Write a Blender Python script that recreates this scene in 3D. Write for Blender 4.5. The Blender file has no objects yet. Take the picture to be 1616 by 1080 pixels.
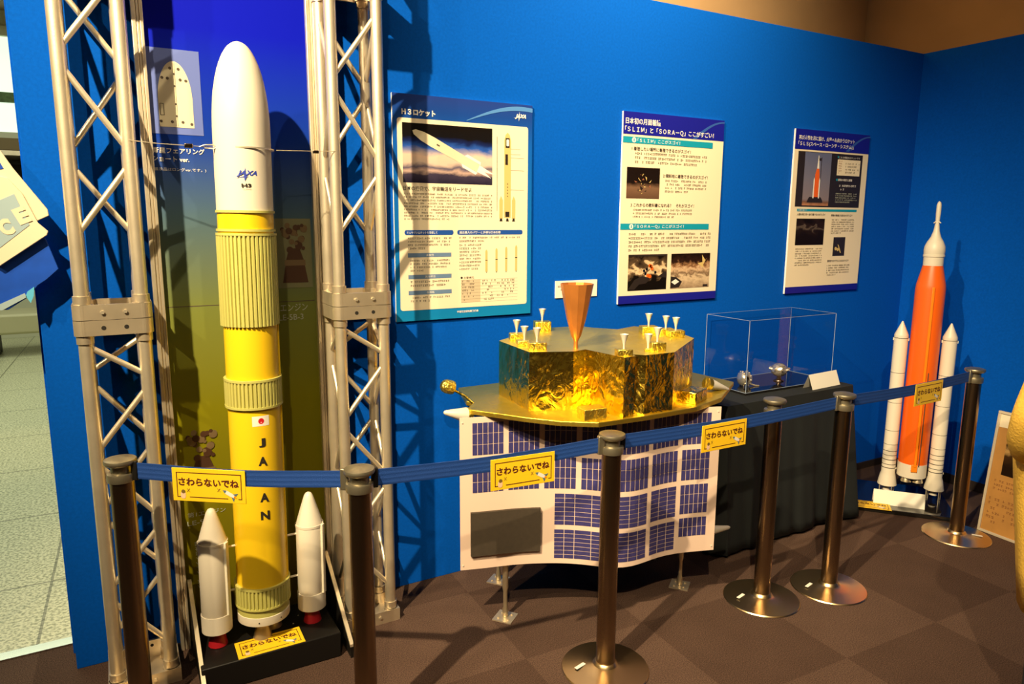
import bpy, math, random
from mathutils import Vector, Matrix
random.seed(7)
C = bpy.context.scene.collection
PI = math.pi

# ------------------------------------------------------------------ camera, exposure, lights
def link(o):
    C.objects.link(o); return o
cam = bpy.data.cameras.new('camera'); cam.sensor_width = 36; cam.lens = 1125.79/1616*36
cam.clip_start = .05; cam.clip_end = 60
camo = link(bpy.data.objects.new('camera', cam))
_f = Vector((.48302, .85904, -.16887)); _f.normalize()
_r = Vector((.87152, -.49033, .00588)); _r = (_r-_f*_r.dot(_f)).normalized(); _u = _r.cross(_f)
M = Matrix(((_r.x, _u.x, -_f.x, 0), (_r.y, _u.y, -_f.y, -2.874), (_r.z, _u.z, -_f.z, 1.65), (0, 0, 0, 1)))
camo.matrix_world = M
S = bpy.context.scene
S.camera = camo
S.view_settings.view_transform = 'Standard'; S.view_settings.look = 'None'
S.view_settings.gamma = 1; S.view_settings.use_curve_mapping = False
S.view_settings.exposure = 0.0
S.cycles.use_denoising = True
S.cycles.max_bounces = 8; S.cycles.transparent_max_bounces = 16; S.cycles.caustics_reflective = False
W = bpy.data.worlds.new('world'); S.world = W; W.use_nodes = True
W.node_tree.nodes['Background'].inputs[0].default_value = (1, .82, .6, 1)
W.node_tree.nodes['Background'].inputs[1].default_value = .03

WARM = (1, .79, .47)
def spot(name, loc, aim, power, size, blend, radius=.035, col=WARM):
    d = bpy.data.lights.new(name, 'SPOT'); d.energy = power; d.color = col
    d.spot_size = math.radians(size); d.spot_blend = blend; d.shadow_soft_size = radius
    o = link(bpy.data.objects.new(name, d)); o.location = loc
    o.rotation_euler = (Vector(aim)-Vector(loc)).to_track_quat('-Z', 'Y').to_euler()
    return o
def area(name, loc, aim, power, sx, sy, col):
    d = bpy.data.lights.new(name, 'AREA'); d.shape = 'RECTANGLE'; d.size = sx; d.size_y = sy; d.energy = power; d.color = col
    o = link(bpy.data.objects.new(name, d)); o.location = loc
    o.rotation_euler = (Vector(aim)-Vector(loc)).to_track_quat('-Z', 'Y').to_euler()
    return o
spot('track_spot', (-1.32, -2.13, 4.08), (1.5, -.05, 1.15), 1600, 66, 1.0)
spot('track_spot', (.05, -2.34, 4.1), (3.3, -.5, .8), 380, 58, 1.0)
spot('track_spot', (-2.6, -2.2, 4.08), (.7, 0, 1.3), 300, 56, 1.0)
spot('track_spot', (-.67, -3.8, 4.1), (2.7, -.8, .5), 680, 58, 1.0)
area('room_ambient_fill', (1.2, -3.4, 4.2), (1.2, -3.0, 0), 30, 4, 1.5, (1, .80, .55))  # added area fill for the ambient level, not a fitted lamp
area('hall_ceiling_lamps', (-1.2, 4.2, 4.15), (-1.2, 4.2, 0), 190, 2.5, 6.0, (.95, 1, .72))
spot('upper_wall_fill', (2.2, -1.2, 4.2), (2.4, .9, 3.3), 800, 100, 1.0, .1, (1, .72, .40))  # extra light added to lift the tan upper wall, no known fixture

# ------------------------------------------------------------------ materials
def lin(c):
    return tuple(((x/255)/12.92 if x/255 <= .04045 else ((x/255+.055)/1.055)**2.4) for x in c)
MAT = {}
def mat(name, col, rough=.5, metal=0, bump=0, bscale=60, var=0, vscale=8, emit=None, spec=.5, coat=0, trans=0):
    m = bpy.data.materials.new(name); m.use_nodes = True
    nt = m.node_tree; b = nt.nodes['Principled BSDF']
    b.inputs['Base Color'].default_value = (*col, 1); b.inputs['Roughness'].default_value = rough
    b.inputs['Metallic'].default_value = metal; b.inputs['Specular IOR Level'].default_value = spec
    b.inputs['Coat Weight'].default_value = coat
    if bump or var:
        tc = nt.nodes.new('ShaderNodeTexCoord')
    if bump:
        n = nt.nodes.new('ShaderNodeTexNoise'); n.inputs['Scale'].default_value = bscale; n.inputs['Detail'].default_value = 4
        nt.links.new(tc.outputs['Object'], n.inputs['Vector'])
        bp = nt.nodes.new('ShaderNodeBump'); bp.inputs['Strength'].default_value = bump; bp.inputs['Distance'].default_value = .01
        nt.links.new(n.outputs[0], bp.inputs['Height']); nt.links.new(bp.outputs[0], b.inputs['Normal'])
    if var:
        n2 = nt.nodes.new('ShaderNodeTexNoise'); n2.inputs['Scale'].default_value = vscale; n2.inputs['Detail'].default_value = 5
        nt.links.new(tc.outputs['Object'], n2.inputs['Vector'])
        r = nt.nodes.new('ShaderNodeValToRGB')
        r.color_ramp.elements[0].position = .3; r.color_ramp.elements[1].position = .7
        r.color_ramp.elements[0].color = (*[c*(1-var) for c in col], 1); r.color_ramp.elements[1].color = (*[min(1, c*(1+var)) for c in col], 1)
        nt.links.new(n2.outputs[0], r.inputs[0]); nt.links.new(r.outputs[0], b.inputs['Base Color'])
    if emit:
        b.inputs['Emission Color'].default_value = (*emit[0], 1); b.inputs['Emission Strength'].default_value = emit[1]
    MAT[name] = m
    return m
def nodes(m):
    return m.node_tree.nodes, m.node_tree.links, m.node_tree.nodes['Principled BSDF']

wall_blue = mat('blue_fabric_wall', (.0, .092, .54), .85, bump=.15, bscale=400, var=.08, vscale=90, spec=.08)
tan = mat('tan_plaster', (.62, .42, .22), .8, var=.05, vscale=3)
ceil_m = mat('dark_ceiling', (.30, .24, .17), .8)
roomw = mat('room_wall', (.20, .15, .10), .8)
base_m = mat('dark_baseboard', (.028, .018, .014), .5)
alu = mat('brushed_aluminium', (.90, .79, .60), .38, .78, bump=.05, bscale=200, var=.07, vscale=12)
alu2 = mat('aluminium_plate', (.80, .68, .50), .40, .8, var=.1, vscale=10)
steel = mat('satin_steel', (.30, .21, .13), .26, 1, bump=.02, bscale=300)
steel_cap = mat('cast_cap_metal', (.36, .32, .23), .38, .85)
brass_base = mat('polished_base', (.72, .54, .30), .30, 1)
black = mat('black_paint', (.007, .006, .0055), .5, spec=.25)
gloss_black = mat('gloss_black', (.010, .009, .008), .06, coat=.5)
hole = mat('dark_hole', (.01, .008, .006), .9)
white = mat('white_paint', (.75, .68, .56), .42)
white2 = mat('white_card', (.86, .82, .72), .7)
cream = mat('cream_plastic', (.80, .74, .58), .5)
yellow = mat('yellow_paint', (.88, .58, .012), .36)
pale = mat('pale_green_plastic', (.50, .47, .125), .5)
red = mat('red_plastic', (.42, .012, .02), .4)
red2 = mat('flag_red', (.62, .01, .02), .5)
ink = mat('black_ink', (.02, .014, .01), .6)
ink2 = mat('grey_ink', (.085, .060, .040), .7)
blue_ink = mat('blue_ink', (.03, .06, .42), .5)
wht_ink = mat('white_ink', (.85, .82, .78), .6)
ghost_ink = mat('pale_print', (.50, .52, .42), .7)
nozzle_m = mat('engine_metal', (.62, .52, .36), .36, .85)
orange = mat('orange_paint', (.86, .13, .006), .38)
orange2 = mat('orange_duct', (.92, .24, .008), .34)
silver = mat('silver_paint', (.80, .74, .62), .38, .25)
chrome = mat('chrome', (.95, .80, .62), .26, .85)
chrome_dk = mat('dark_chrome', (.30, .22, .15), .2, 1)
cloth = mat('black_cloth', (.005, .0075, .0085), .8, var=.2, vscale=6)
belt_m = mat('blue_webbing', (.002, .045, .25), .75, bump=.3, bscale=500)
belt_d = mat('dark_webbing', (.003, .02, .17), .8)
sign_y = mat('yellow_sign', (.90, .56, .015), .45)
sign_ink = mat('maroon_ink', (.085, .012, .004), .6)
panel_pink = mat('pinkish_sheet', (.78, .58, .47), .55)
cell = mat('solar_cell', (.045, .040, .16), .4, var=.15, vscale=40)
slab = mat('charcoal_slab', (.045, .032, .02), .8, var=.1, vscale=60)
teal = mat('teal_print', (.0, .30, .46), .6)
navy = mat('navy_print', (.006, .008, .30), .5)
paper = mat('poster_paper', (.88, .76, .55), .6)
paper2 = mat('white_poster_edge', (.9, .86, .8), .6)
bar_blue = mat('bar_blue', (.006, .07, .36), .6)
bar_grey = mat('bar_greyblue', (.13, .22, .38), .6)
dark_print = mat('dark_print', (.02, .013, .010), .5)
arc_m = mat('arc_print', (.08, .25, .62), .5)
copper = mat('copper', (.78, .28, .06), .36, .65, var=.1, vscale=14)
fair_tan = mat('fairing_drawing', (.74, .66, .46), .6)
lav = mat('lavender_print', (.12, .17, .50), .6)
olive_pr = mat('olive_print', (.20, .20, .10), .6)
maroon_pr = mat('engine_print', (.06, .022, .008), .6)
maroon_lt = mat('engine_print_light', (.17, .11, .05), .6)
coat_y = mat('yellow_coat', (.85, .52, .07), .85, bump=.3, bscale=120)
skin_m = mat('skin', (.58, .36, .25), .5)
hair_m = mat('black_hair', (.015, .012, .01), .5)
trouser = mat('dark_trousers', (.02, .02, .025), .8)
bag_c = mat('cream_canvas', (.78, .66, .48), .8)
bag_b = mat('blue_vinyl', (.004, .07, .50), .5, var=.1, vscale=20)
bag_p = mat('pale_blue_print', (.33, .45, .50), .7)
cyan_m = mat('cyan_print', (.10, .48, .75), .6)
frame_w = mat('worn_frame', (.62, .52, .38), .5)
news = mat('yellowed_print', (.52, .25, .06), .6, var=.12, vscale=9)
frost = mat('hall_wall', (.62, .62, .48), .7)
lit_glass = mat('daylit_window', (.5, .6, .5), .3, emit=((.72, .88, .68), 1.1))
hedge = mat('green_hedge', (.10, .16, .07), .8, var=.4, vscale=20)
brown = mat('brown_shelf', (.16, .11, .05), .7)
steel_sill = mat('sill_steel', (.7, .72, .66), .2, 1)

def gold_foil(name, col, rough, strength, scale):
    m = mat(name, col, rough, 1); n, l, b = nodes(m)
    tc = n.new('ShaderNodeTexCoord'); nz = n.new('ShaderNodeTexNoise'); nz.inputs['Scale'].default_value = scale*.6; nz.inputs['Detail'].default_value = 3
    mp = n.new('ShaderNodeMapping'); mp.inputs['Scale'].default_value = (1, 1, .8)
    l.new(tc.outputs['Object'], mp.inputs[0]); l.new(mp.outputs[0], nz.inputs['Vector'])
    mix = n.new('ShaderNodeMix'); mix.data_type = 'VECTOR'; mix.inputs['Factor'].default_value = .18
    l.new(mp.outputs[0], mix.inputs['A']); l.new(nz.outputs['Color'], mix.inputs['B'])
    v = n.new('ShaderNodeTexVoronoi'); v.feature = 'DISTANCE_TO_EDGE'; v.inputs['Scale'].default_value = scale
    l.new(mix.outputs['Result'], v.inputs['Vector'])
    n3 = n.new('ShaderNodeTexNoise'); n3.inputs['Scale'].default_value = scale*.75; n3.inputs['Detail'].default_value = 4; n3.inputs['Distortion'].default_value = 2.2
    l.new(mp.outputs[0], n3.inputs['Vector'])
    ad = n.new('ShaderNodeMath'); ad.operation = 'ADD'
    l.new(v.outputs['Distance'], ad.inputs[0]); l.new(n3.outputs[0], ad.inputs[1])
    bp = n.new('ShaderNodeBump'); bp.inputs['Strength'].default_value = strength; bp.inputs['Distance'].default_value = .012
    l.new(ad.outputs[0], bp.inputs['Height']); l.new(bp.outputs[0], b.inputs['Normal'])
    return m
gold = gold_foil('gold_foil', (1, .74, .11), .20, .85, 12)
gold_flat = gold_foil('gold_foil_deck', (.95, .72, .10), .40, .25, 14)
gold_dull = gold_foil('gold_foil_top', (.95, .76, .15), .40, .28, 10)
gold_box = gold_foil('gold_foil_box', (1, .78, .14), .34, .4, 30)

def carpet_material():
    m = mat('carpet_tiles', (.1, .06, .04), .95, spec=.1); n, l, b = nodes(m)
    g = n.new('ShaderNodeNewGeometry'); mp = n.new('ShaderNodeMapping')
    mp.inputs['Rotation'].default_value = (0, 0, math.radians(2)); mp.inputs['Location'].default_value = (-.192, .151, 0)
    l.new(g.outputs['Position'], mp.inputs[0])
    ch = n.new('ShaderNodeTexChecker'); ch.inputs['Scale'].default_value = 1.818
    ch.inputs['Color1'].default_value = (.088, .053, .040, 1); ch.inputs['Color2'].default_value = (.114, .070, .053, 1)
    l.new(mp.outputs[0], ch.inputs[0])
    nz = n.new('ShaderNodeTexNoise'); nz.inputs['Scale'].default_value = 260; nz.inputs['Detail'].default_value = 3
    l.new(g.outputs['Position'], nz.inputs['Vector'])
    n2 = n.new('ShaderNodeTexNoise'); n2.inputs['Scale'].default_value = 5; n2.inputs['Detail'].default_value = 4
    l.new(g.outputs['Position'], n2.inputs['Vector'])
    mx = n.new('ShaderNodeMix'); mx.data_type = 'RGBA'; mx.blend_type = 'MULTIPLY'; mx.inputs['Factor'].default_value = 1
    rp = n.new('ShaderNodeValToRGB'); rp.color_ramp.elements[0].position = .33; rp.color_ramp.elements[1].position = .7
    rp.color_ramp.elements[0].color = (.42, .42, .42, 1); rp.color_ramp.elements[1].color = (1.45, 1.4, 1.35, 1)
    l.new(nz.outputs[0], rp.inputs[0]); l.new(ch.outputs[0], mx.inputs['A']); l.new(rp.outputs[0], mx.inputs['B'])
    m2 = n.new('ShaderNodeMix'); m2.data_type = 'RGBA'; m2.blend_type = 'MULTIPLY'; m2.inputs['Factor'].default_value = 1
    r2 = n.new('ShaderNodeValToRGB'); r2.color_ramp.elements[0].color = (.8, .8, .8, 1); r2.color_ramp.elements[1].color = (1.15, 1.15, 1.15, 1)
    l.new(n2.outputs[0], r2.inputs[0]); l.new(mx.outputs['Result'], m2.inputs['A']); l.new(r2.outputs[0], m2.inputs['B'])
    l.new(m2.outputs['Result'], b.inputs['Base Color'])
    bp = n.new('ShaderNodeBump'); bp.inputs['Strength'].default_value = .5; bp.inputs['Distance'].default_value = .004
    l.new(nz.outputs[0], bp.inputs['Height']); l.new(bp.outputs[0], b.inputs['Normal'])
    return m
carpet = carpet_material()
def terrazzo_material():
    m = mat('terrazzo', (.5, .5, .35), .35); n, l, b = nodes(m)
    g = n.new('ShaderNodeNewGeometry')
    br = n.new('ShaderNodeTexBrick'); br.offset = 0; br.inputs['Scale'].default_value = 1
    br.inputs['Brick Width'].default_value = .9; br.inputs['Row Height'].default_value = .9; br.inputs['Mortar Size'].default_value = .006
    br.inputs['Color1'].default_value = (.70, .70, .52, 1); br.inputs['Color2'].default_value = (.72, .72, .54, 1); br.inputs['Mortar'].default_value = (.28, .28, .20, 1)
    mp = n.new('ShaderNodeMapping'); mp.inputs['Location'].default_value = (.37, .1, 0); mp.inputs['Rotation'].default_value = (0, 0, .03)
    l.new(g.outputs['Position'], mp.inputs[0]); l.new(mp.outputs[0], br.inputs[0])
    nz = n.new('ShaderNodeTexNoise'); nz.inputs['Scale'].default_value = 75; nz.inputs['Detail'].default_value = 6
    l.new(g.outputs['Position'], nz.inputs['Vector'])
    rp = n.new('ShaderNodeValToRGB'); rp.color_ramp.elements[0].position = .38; rp.color_ramp.elements[1].position = .56
    rp.color_ramp.elements[0].color = (.42, .44, .34, 1); rp.color_ramp.elements[1].color = (1.05, 1.05, 1, 1)
    l.new(nz.outputs[0], rp.inputs[0])
    mx = n.new('ShaderNodeMix'); mx.data_type = 'RGBA'; mx.blend_type = 'MULTIPLY'; mx.inputs['Factor'].default_value = 1
    l.new(br.outputs[0], mx.inputs['A']); l.new(rp.outputs[0], mx.inputs['B']); l.new(mx.outputs['Result'], b.inputs['Base Color'])
    return m
terrazzo = terrazzo_material()
def acrylic_material():
    m = bpy.data.materials.new('clear_acrylic'); m.use_nodes = True; nt = m.node_tree; nt.nodes.clear()
    o = nt.nodes.new('ShaderNodeOutputMaterial'); mx = nt.nodes.new('ShaderNodeMixShader'); t = nt.nodes.new('ShaderNodeBsdfTransparent')
    t.inputs[0].default_value = (.96, .98, 1, 1)
    g = nt.nodes.new('ShaderNodeBsdfGlossy'); g.inputs['Roughness'].default_value = .02
    f = nt.nodes.new('ShaderNodeFresnel'); f.inputs[0].default_value = 1.49
    gm = nt.nodes.new('ShaderNodeNewGeometry'); om = nt.nodes.new('ShaderNodeMath'); om.operation = 'SUBTRACT'; om.inputs[0].default_value = 1; nt.links.new(gm.outputs['Backfacing'], om.inputs[1]); mu = nt.nodes.new('ShaderNodeMath'); mu.operation = 'MULTIPLY'; nt.links.new(f.outputs[0], mu.inputs[0]); nt.links.new(om.outputs[0], mu.inputs[1]); nt.links.new(mu.outputs[0], mx.inputs[0]); nt.links.new(t.outputs[0], mx.inputs[1]); nt.links.new(g.outputs[0], mx.inputs[2]); nt.links.new(mx.outputs[0], o.inputs[0])
    return m
acrylic = acrylic_material()
acr_edge = mat('acrylic_edge', (.34, .42, .55), .25)
def ramp_mat(name, stops, axis='V', noise=0, nscale=6, rough=.55, stops2=None):
    """printed picture: a colour ramp over the sheet's UV, optionally broken up with noise"""
    m = mat(name, (1, 1, 1), rough, spec=.12); n, l, b = nodes(m)
    uv = n.new('ShaderNodeUVMap'); sp = n.new('ShaderNodeSeparateXYZ'); l.new(uv.outputs[0], sp.inputs[0])
    src = sp.outputs[1 if axis == 'V' else 0]
    if noise:
        nz = n.new('ShaderNodeTexNoise'); nz.inputs['Scale'].default_value = nscale; nz.inputs['Detail'].default_value = 5; nz.inputs['Distortion'].default_value = .6
        l.new(uv.outputs[0], nz.inputs['Vector'])
        mu = n.new('ShaderNodeMath'); mu.operation = 'MULTIPLY_ADD'; mu.inputs[1].default_value = noise; mu.inputs[2].default_value = -noise*.5
        l.new(nz.outputs[0], mu.inputs[0]); ad = n.new('ShaderNodeMath'); ad.operation = 'ADD'
        l.new(src, ad.inputs[0]); l.new(mu.outputs[0], ad.inputs[1]); src = ad.outputs[0]
    rp = n.new('ShaderNodeValToRGB'); e = rp.color_ramp.elements
    e[0].position, e[0].color = stops[0][0], (*lin(stops[0][1]), 1); e[1].position, e[1].color = stops[-1][0], (*lin(stops[-1][1]), 1)
    for p, c in stops[1:-1]:
        k = e.new(p); k.color = (*lin(c), 1)
    l.new(src, rp.inputs[0]); l.new(rp.outputs[0], b.inputs['Base Color'])
    return m

# ------------------------------------------------------------------ mesh builder
class MB:
    def __init__(s): s.v = []; s.f = []; s.m = []; s.c = 0
    def add(s, vs, fs):
        k = len(s.v); s.v += [tuple(v) for v in vs]
        for f in fs: s.f.append([k+i for i in f]); s.m.append(s.c)
        return s
    def box(s, mn, mx, rot=None):
        x0, y0, z0 = mn; x1, y1, z1 = mx
        vs = [(x0, y0, z0), (x1, y0, z0), (x1, y1, z0), (x0, y1, z0), (x0, y0, z1), (x1, y0, z1), (x1, y1, z1), (x0, y1, z1)]
        if rot:
            c = Vector(((x0+x1)/2, (y0+y1)/2, (z0+z1)/2)); vs = [c+rot@(Vector(v)-c) for v in vs]
        return s.add(vs, [(0, 3, 2, 1), (4, 5, 6, 7), (0, 1, 5, 4), (1, 2, 6, 5), (2, 3, 7, 6), (3, 0, 4, 7)])
    def cyl(s, a, b, r0, r1=None, n=20, caps=True):
        r1 = r0 if r1 is None else r1; a = Vector(a); b = Vector(b); d = (b-a).normalized()
        q = d.to_track_quat('Z', 'Y'); X = q@Vector((1, 0, 0)); Y = q@Vector((0, 1, 0)); vs = []
        for p, r in ((a, r0), (b, r1)):
            for i in range(n):
                t = 2*PI*i/n; vs.append(p+X*r*math.cos(t)+Y*r*math.sin(t))
        fs = [(i, (i+1) % n, n+(i+1) % n, n+i) for i in range(n)]
        if caps: fs += [tuple(range(n))[::-1], tuple(range(n, 2*n))]
        return s.add(vs, fs)
    def lathe(s, prof, n=40, c=(0, 0), ax=None, caps=True):
        """prof: (radius, z) from bottom to top"""
        vs = []
        for r, z in prof:
            for i in range(n):
                t = 2*PI*i/n; p = Vector((r*math.cos(t), r*math.sin(t), z))
                vs.append(ax@p if ax else p+Vector((c[0], c[1], 0)))
        fs = []
        for k in range(len(prof)-1):
            for i in range(n): fs.append((k*n+i, k*n+(i+1) % n, (k+1)*n+(i+1) % n, (k+1)*n+i))
        if caps:
            fs.append(tuple(range(n))[::-1]); fs.append(tuple(range((len(prof)-1)*n, len(prof)*n)))
        return s.add(vs, fs)
    def prism(s, poly, z0, z1, ax=None):
        n = len(poly); vs = [Vector((x, y, z0)) for x, y in poly]+[Vector((x, y, z1)) for x, y in poly]
        if ax: vs = [ax@v for v in vs]
        return s.add(vs, [tuple(range(n))[::-1], tuple(range(n, 2*n))]+[(i, (i+1) % n, n+(i+1) % n, n+i) for i in range(n)])
    def tube(s, path, r, n=10, taper=None):
        path = [Vector(p) for p in path]; vs = []; prev = None
        for k, p in enumerate(path):
            d = (path[min(k+1, len(path)-1)]-path[max(k-1, 0)]).normalized()
            if prev is None: X = d.orthogonal().normalized()
            else: X = (prev-d*prev.dot(d)).normalized()
            prev = X; Y = d.cross(X); rr = r if taper is None else r*taper[k]
            for i in range(n):
                t = 2*PI*i/n; vs.append(p+X*rr*math.cos(t)+Y*rr*math.sin(t))
        m = len(path)
        fs = [(k*n+i, k*n+(i+1) % n, (k+1)*n+(i+1) % n, (k+1)*n+i) for k in range(m-1) for i in range(n)]
        fs += [tuple(range(n))[::-1], tuple(range((m-1)*n, m*n))]
        return s.add(vs, fs)
    # flat printing on a sheet: local x right, z up, facing -y, at depth y
    def rect(s, x0, z0, x1, z1, y): return s.add([(x0, y, z0), (x1, y, z0), (x1, y, z1), (x0, y, z1)], [(0, 1, 2, 3)])
    def poly(s, pts, y): return s.add([(x, y, z) for x, z in pts], [tuple(range(len(pts)))])
    def disc(s, x, z, r, y, n=20, sx=1): return s.poly([(x+r*sx*math.cos(2*PI*i/n), z+r*math.sin(2*PI*i/n)) for i in range(n)], y)
    def rrect(s, x0, z0, x1, z1, r, y, n=5):
        pts = []
        for cx, cz, a in ((x1-r, z0+r, -90), (x1-r, z1-r, 0), (x0+r, z1-r, 90), (x0+r, z0+r, 180)):
            for i in range(n+1):
                t = math.radians(a+90*i/n); pts.append((cx+r*math.cos(t), cz+r*math.sin(t)))
        return s.poly(pts, y)
    def outline(s, x0, z0, x1, z1, w, y):
        s.rect(x0, z0, x1, z0+w, y); s.rect(x0, z1-w, x1, z1, y); s.rect(x0, z0+w, x0+w, z1-w, y); s.rect(x1-w, z0+w, x1, z1-w, y); return s
    def mat(s, i): s.c = i; return s
    def mesh(s, name, mats, smooth=35, uv=False, bevel=0):
        me = bpy.data.meshes.new(name); me.from_pydata(s.v, [], s.f); me.update()
        for m in (mats if isinstance(mats, (list, tuple)) else [mats]): me.materials.append(m)
        for p, k in zip(me.polygons, s.m): p.material_index = k
        if uv:
            l = me.uv_layers.new(name='UVMap'); xs = [v[0] for v in s.v]; zs = [v[2] for v in s.v]
            x0, x1, z0, z1 = min(xs), max(xs), min(zs), max(zs)
            for lp in me.loops:
                v = s.v[lp.vertex_index]; l.data[lp.index].uv = ((v[0]-x0)/(x1-x0), (v[2]-z0)/(z1-z0))
        if smooth:
            for p in me.polygons: p.use_smooth = True
            me.set_sharp_from_angle(angle=math.radians(smooth))
        return me
    def build(s, name, mats, parent=None, loc=(0, 0, 0), rot=(0, 0, 0), smooth=35, uv=False, bevel=0, label=None):
        o = link(bpy.data.objects.new(name, s.mesh(name, mats, smooth, uv)))
        o.location = loc; o.rotation_euler = rot
        if parent: o.parent = parent
        if bevel:
            b = o.modifiers.new('bevel', 'BEVEL'); b.width = bevel; b.segments = 2; b.limit_method = 'ANGLE'; b.harden_normals = False
        if label: o['label'] = label
        return o
def thing(name, label, cat, loc=(0, 0, 0), rot=(0, 0, 0), group=None):
    o = link(bpy.data.objects.new(name, None)); o.location = loc; o.rotation_euler = rot; o.empty_display_size = .1
    return tag(o, label, cat, group)
def tag(o, label, cat, group=None):
    o['label'] = label; o['category'] = cat
    if group: o['group'] = group
    return o
def struct(o): o['kind'] = 'structure'; return o
TEXTS = []
def text(body, size, m, parent, loc, rot=(PI/2, 0, 0), align='CENTER', bold=0, shear=0, width=1, name='lettering', wrap=None, stretch=None, space=1):
    """lettering lying on a sheet; stretch=(w, h) fits it into that box; wrap=radius bends it round a cylinder"""
    cu = bpy.data.curves.new(name, 'FONT'); cu.body = body; cu.size = size; cu.align_x = align; cu.offset = bold; cu.shear = shear
    cu.space_character = space; cu.resolution_u = 3
    o = link(bpy.data.objects.new(name, cu))
    TEXTS.append((o, m, parent, loc, rot, width, name, wrap, stretch, align))
def finish_texts():
    bpy.context.view_layer.update(); dg = bpy.context.evaluated_depsgraph_get()
    made = []
    for o, *rest in TEXTS:
        made.append((bpy.data.meshes.new_from_object(o.evaluated_get(dg)), o, rest))
    for me, o, (m, parent, loc, rot, width, name, wrap, stretch, align) in made:
        bpy.data.objects.remove(o)
        if stretch and len(me.vertices):
            xs = [v.co.x for v in me.vertices]; ys = [v.co.y for v in me.vertices]
            x0, x1, y0, y1 = min(xs), max(xs), min(ys), max(ys)
            for v in me.vertices:
                fx = (v.co.x-x0)/max(1e-6, x1-x0); v.co.x = (fx if align == 'LEFT' else fx-.5)*stretch[0]
                if stretch[1]: v.co.y = ((v.co.y-y0)/max(1e-6, y1-y0)-.5)*stretch[1]
        if wrap:
            import bmesh
            bm = bmesh.new(); bm.from_mesh(me)
            for _ in range(4):
                es = [e for e in bm.edges if abs(e.verts[0].co.x-e.verts[1].co.x) > .004]
                if not es: break
                bmesh.ops.subdivide_edges(bm, edges=es, cuts=1)
                bmesh.ops.triangulate(bm, faces=bm.faces[:])
            bm.to_mesh(me); bm.free()
        for v in me.vertices:
            v.co.x *= width
            if wrap:
                t = v.co.x/wrap; v.co.x = wrap*math.sin(t); v.co.z += wrap*(math.cos(t)-1)
        me.materials.clear(); me.materials.append(m)
        n = link(bpy.data.objects.new(name, me)); n.parent = parent; n.location = loc; n.rotation_euler = rot
def paragraph(parent, x0, z1, x1, z0, lines, m=None, y=-.0135, density=.82, name='paragraph', ch=None):
    """rows of small print too fine to read"""
    b = MB(); p = (z1-z0)/lines; h = p*.58; ch = ch or h*.95
    for k in range(lines):
        z = z1-p*k-h; x = x0; end = x1 if k < lines-1 else x0+(x1-x0)*random.uniform(.3, .9)
        while x < end-ch*.5:
            w = ch*random.uniform(.6, .95)
            if random.random() < density:
                t = random.random()
                if t < .5: b.rect(x, z+h*.62, x+w, z+h*.84, y); b.rect(x+w*.4, z, x+w*.62, z+h*.62, y); b.rect(x, z+h*.05, x+w, z+h*.22, y)
                elif t < .8: b.rect(x, z, x+w*.22, z+h, y); b.rect(x+w*.35, z+h*.7, x+w, z+h*.92, y); b.rect(x+w*.5, z+h*.05, x+w*.74, z+h*.7, y)
                else: b.rect(x, z+h*.3, x+w, z+h*.5, y); b.rect(x+w*.2, z+h*.02, x+w*.4, z+h*.95, y)
            x += ch
    return b.build(name, m or ink2, parent, smooth=0)

# ------------------------------------------------------------------ setting
FT = .3
struct(MB().box((-.6, -7, -FT), (6.2, 1.3, 0)).box((-6, -7, -FT), (-.6, .19, 0)).build('floor', carpet, smooth=0))
struct(MB().box((-6, .245, -FT), (-.6, 9.3, -.001)).box((-.6, 1.3, -FT), (1.6, 9.3, -.001)).box((-.6, .245, -.002), (-.235, 1.3, .0005)).build('floor_hall', terrazzo, smooth=0))
struct(MB().box((-6, .19, -FT), (-.237, .245, .006)).build('trim_1', steel_sill, smooth=0))
struct(MB().box((-6, -7, 4.3), (6.2, 9.3, 4.4)).build('ceiling', ceil_m, smooth=0))
WL, WR, WH = -.222, 4.593, 2.70
struct(MB().box((WL, 0, 0), (WR+.14, .12, WH)).build('wall_back', wall_blue, smooth=0, bevel=.002))
struct(MB().box((WR, -4.5, 0), (WR+.12, 0, WH)).build('wall_right', wall_blue, smooth=0))
struct(MB().box((-.237, .12, 0), (-.205, .30, WH)).build('trim_2', wall_blue, smooth=0))
struct(MB().box((2.7, -.010, 0), (WR, 0, .045)).build('baseboard_back', base_m, smooth=0))
struct(MB().box((WR-.010, -4.5, 0), (WR, -.010, .06)).build('baseboard_right', base_m, smooth=0))
struct(MB().box((1.6, 1.15, 0), (6.2, 1.3, 4.3)).box((-.2, 1.15, 2.2), (1.6, 1.3, 4.3)).build('wall_upper_back', tan, smooth=0))
struct(MB().box((5.6, -7, 0), (5.75, 1.15, 4.3)).build('wall_upper_right', tan, smooth=0))
struct(MB().box((-6, -7.1, 0), (6.2, -7, 4.3)).build('wall_front', roomw, smooth=0))
struct(MB().box((-6.1, -7, 0), (-6, 9.3, 4.3)).build('wall_left', roomw, smooth=0))
hw = 9.0
struct(MB().box((-6, hw, 0), (1.6, hw+.2, 2.70)).box((-6, hw, 4.1), (1.6, hw+.2, 4.3)).build('wall_hall', frost, smooth=0))
win = struct(MB().box((-6, hw+.05, 2.70), (1.6, hw+.07, 4.1)).build('window_1', lit_glass, smooth=0))
wf = MB(); wf.box((-6, hw-.05, 2.68), (1.6, hw+.02, 2.76)); wf.box((-6, hw-.05, 3.98), (1.6, hw+.02, 4.1))
for x in (-4.4, -3, -1.6, -.2): wf.box((x, hw-.04, 2.76), (x+.06, hw+.02, 3.98))
struct(wf.build('window_frame', frost, win, smooth=0))
hd = MB(); hd.box((-6, hw+.021, 3.15), (1.6, hw+.045, 3.28))
struct(hd.build('window_hedge', hedge, win, smooth=0))
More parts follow.
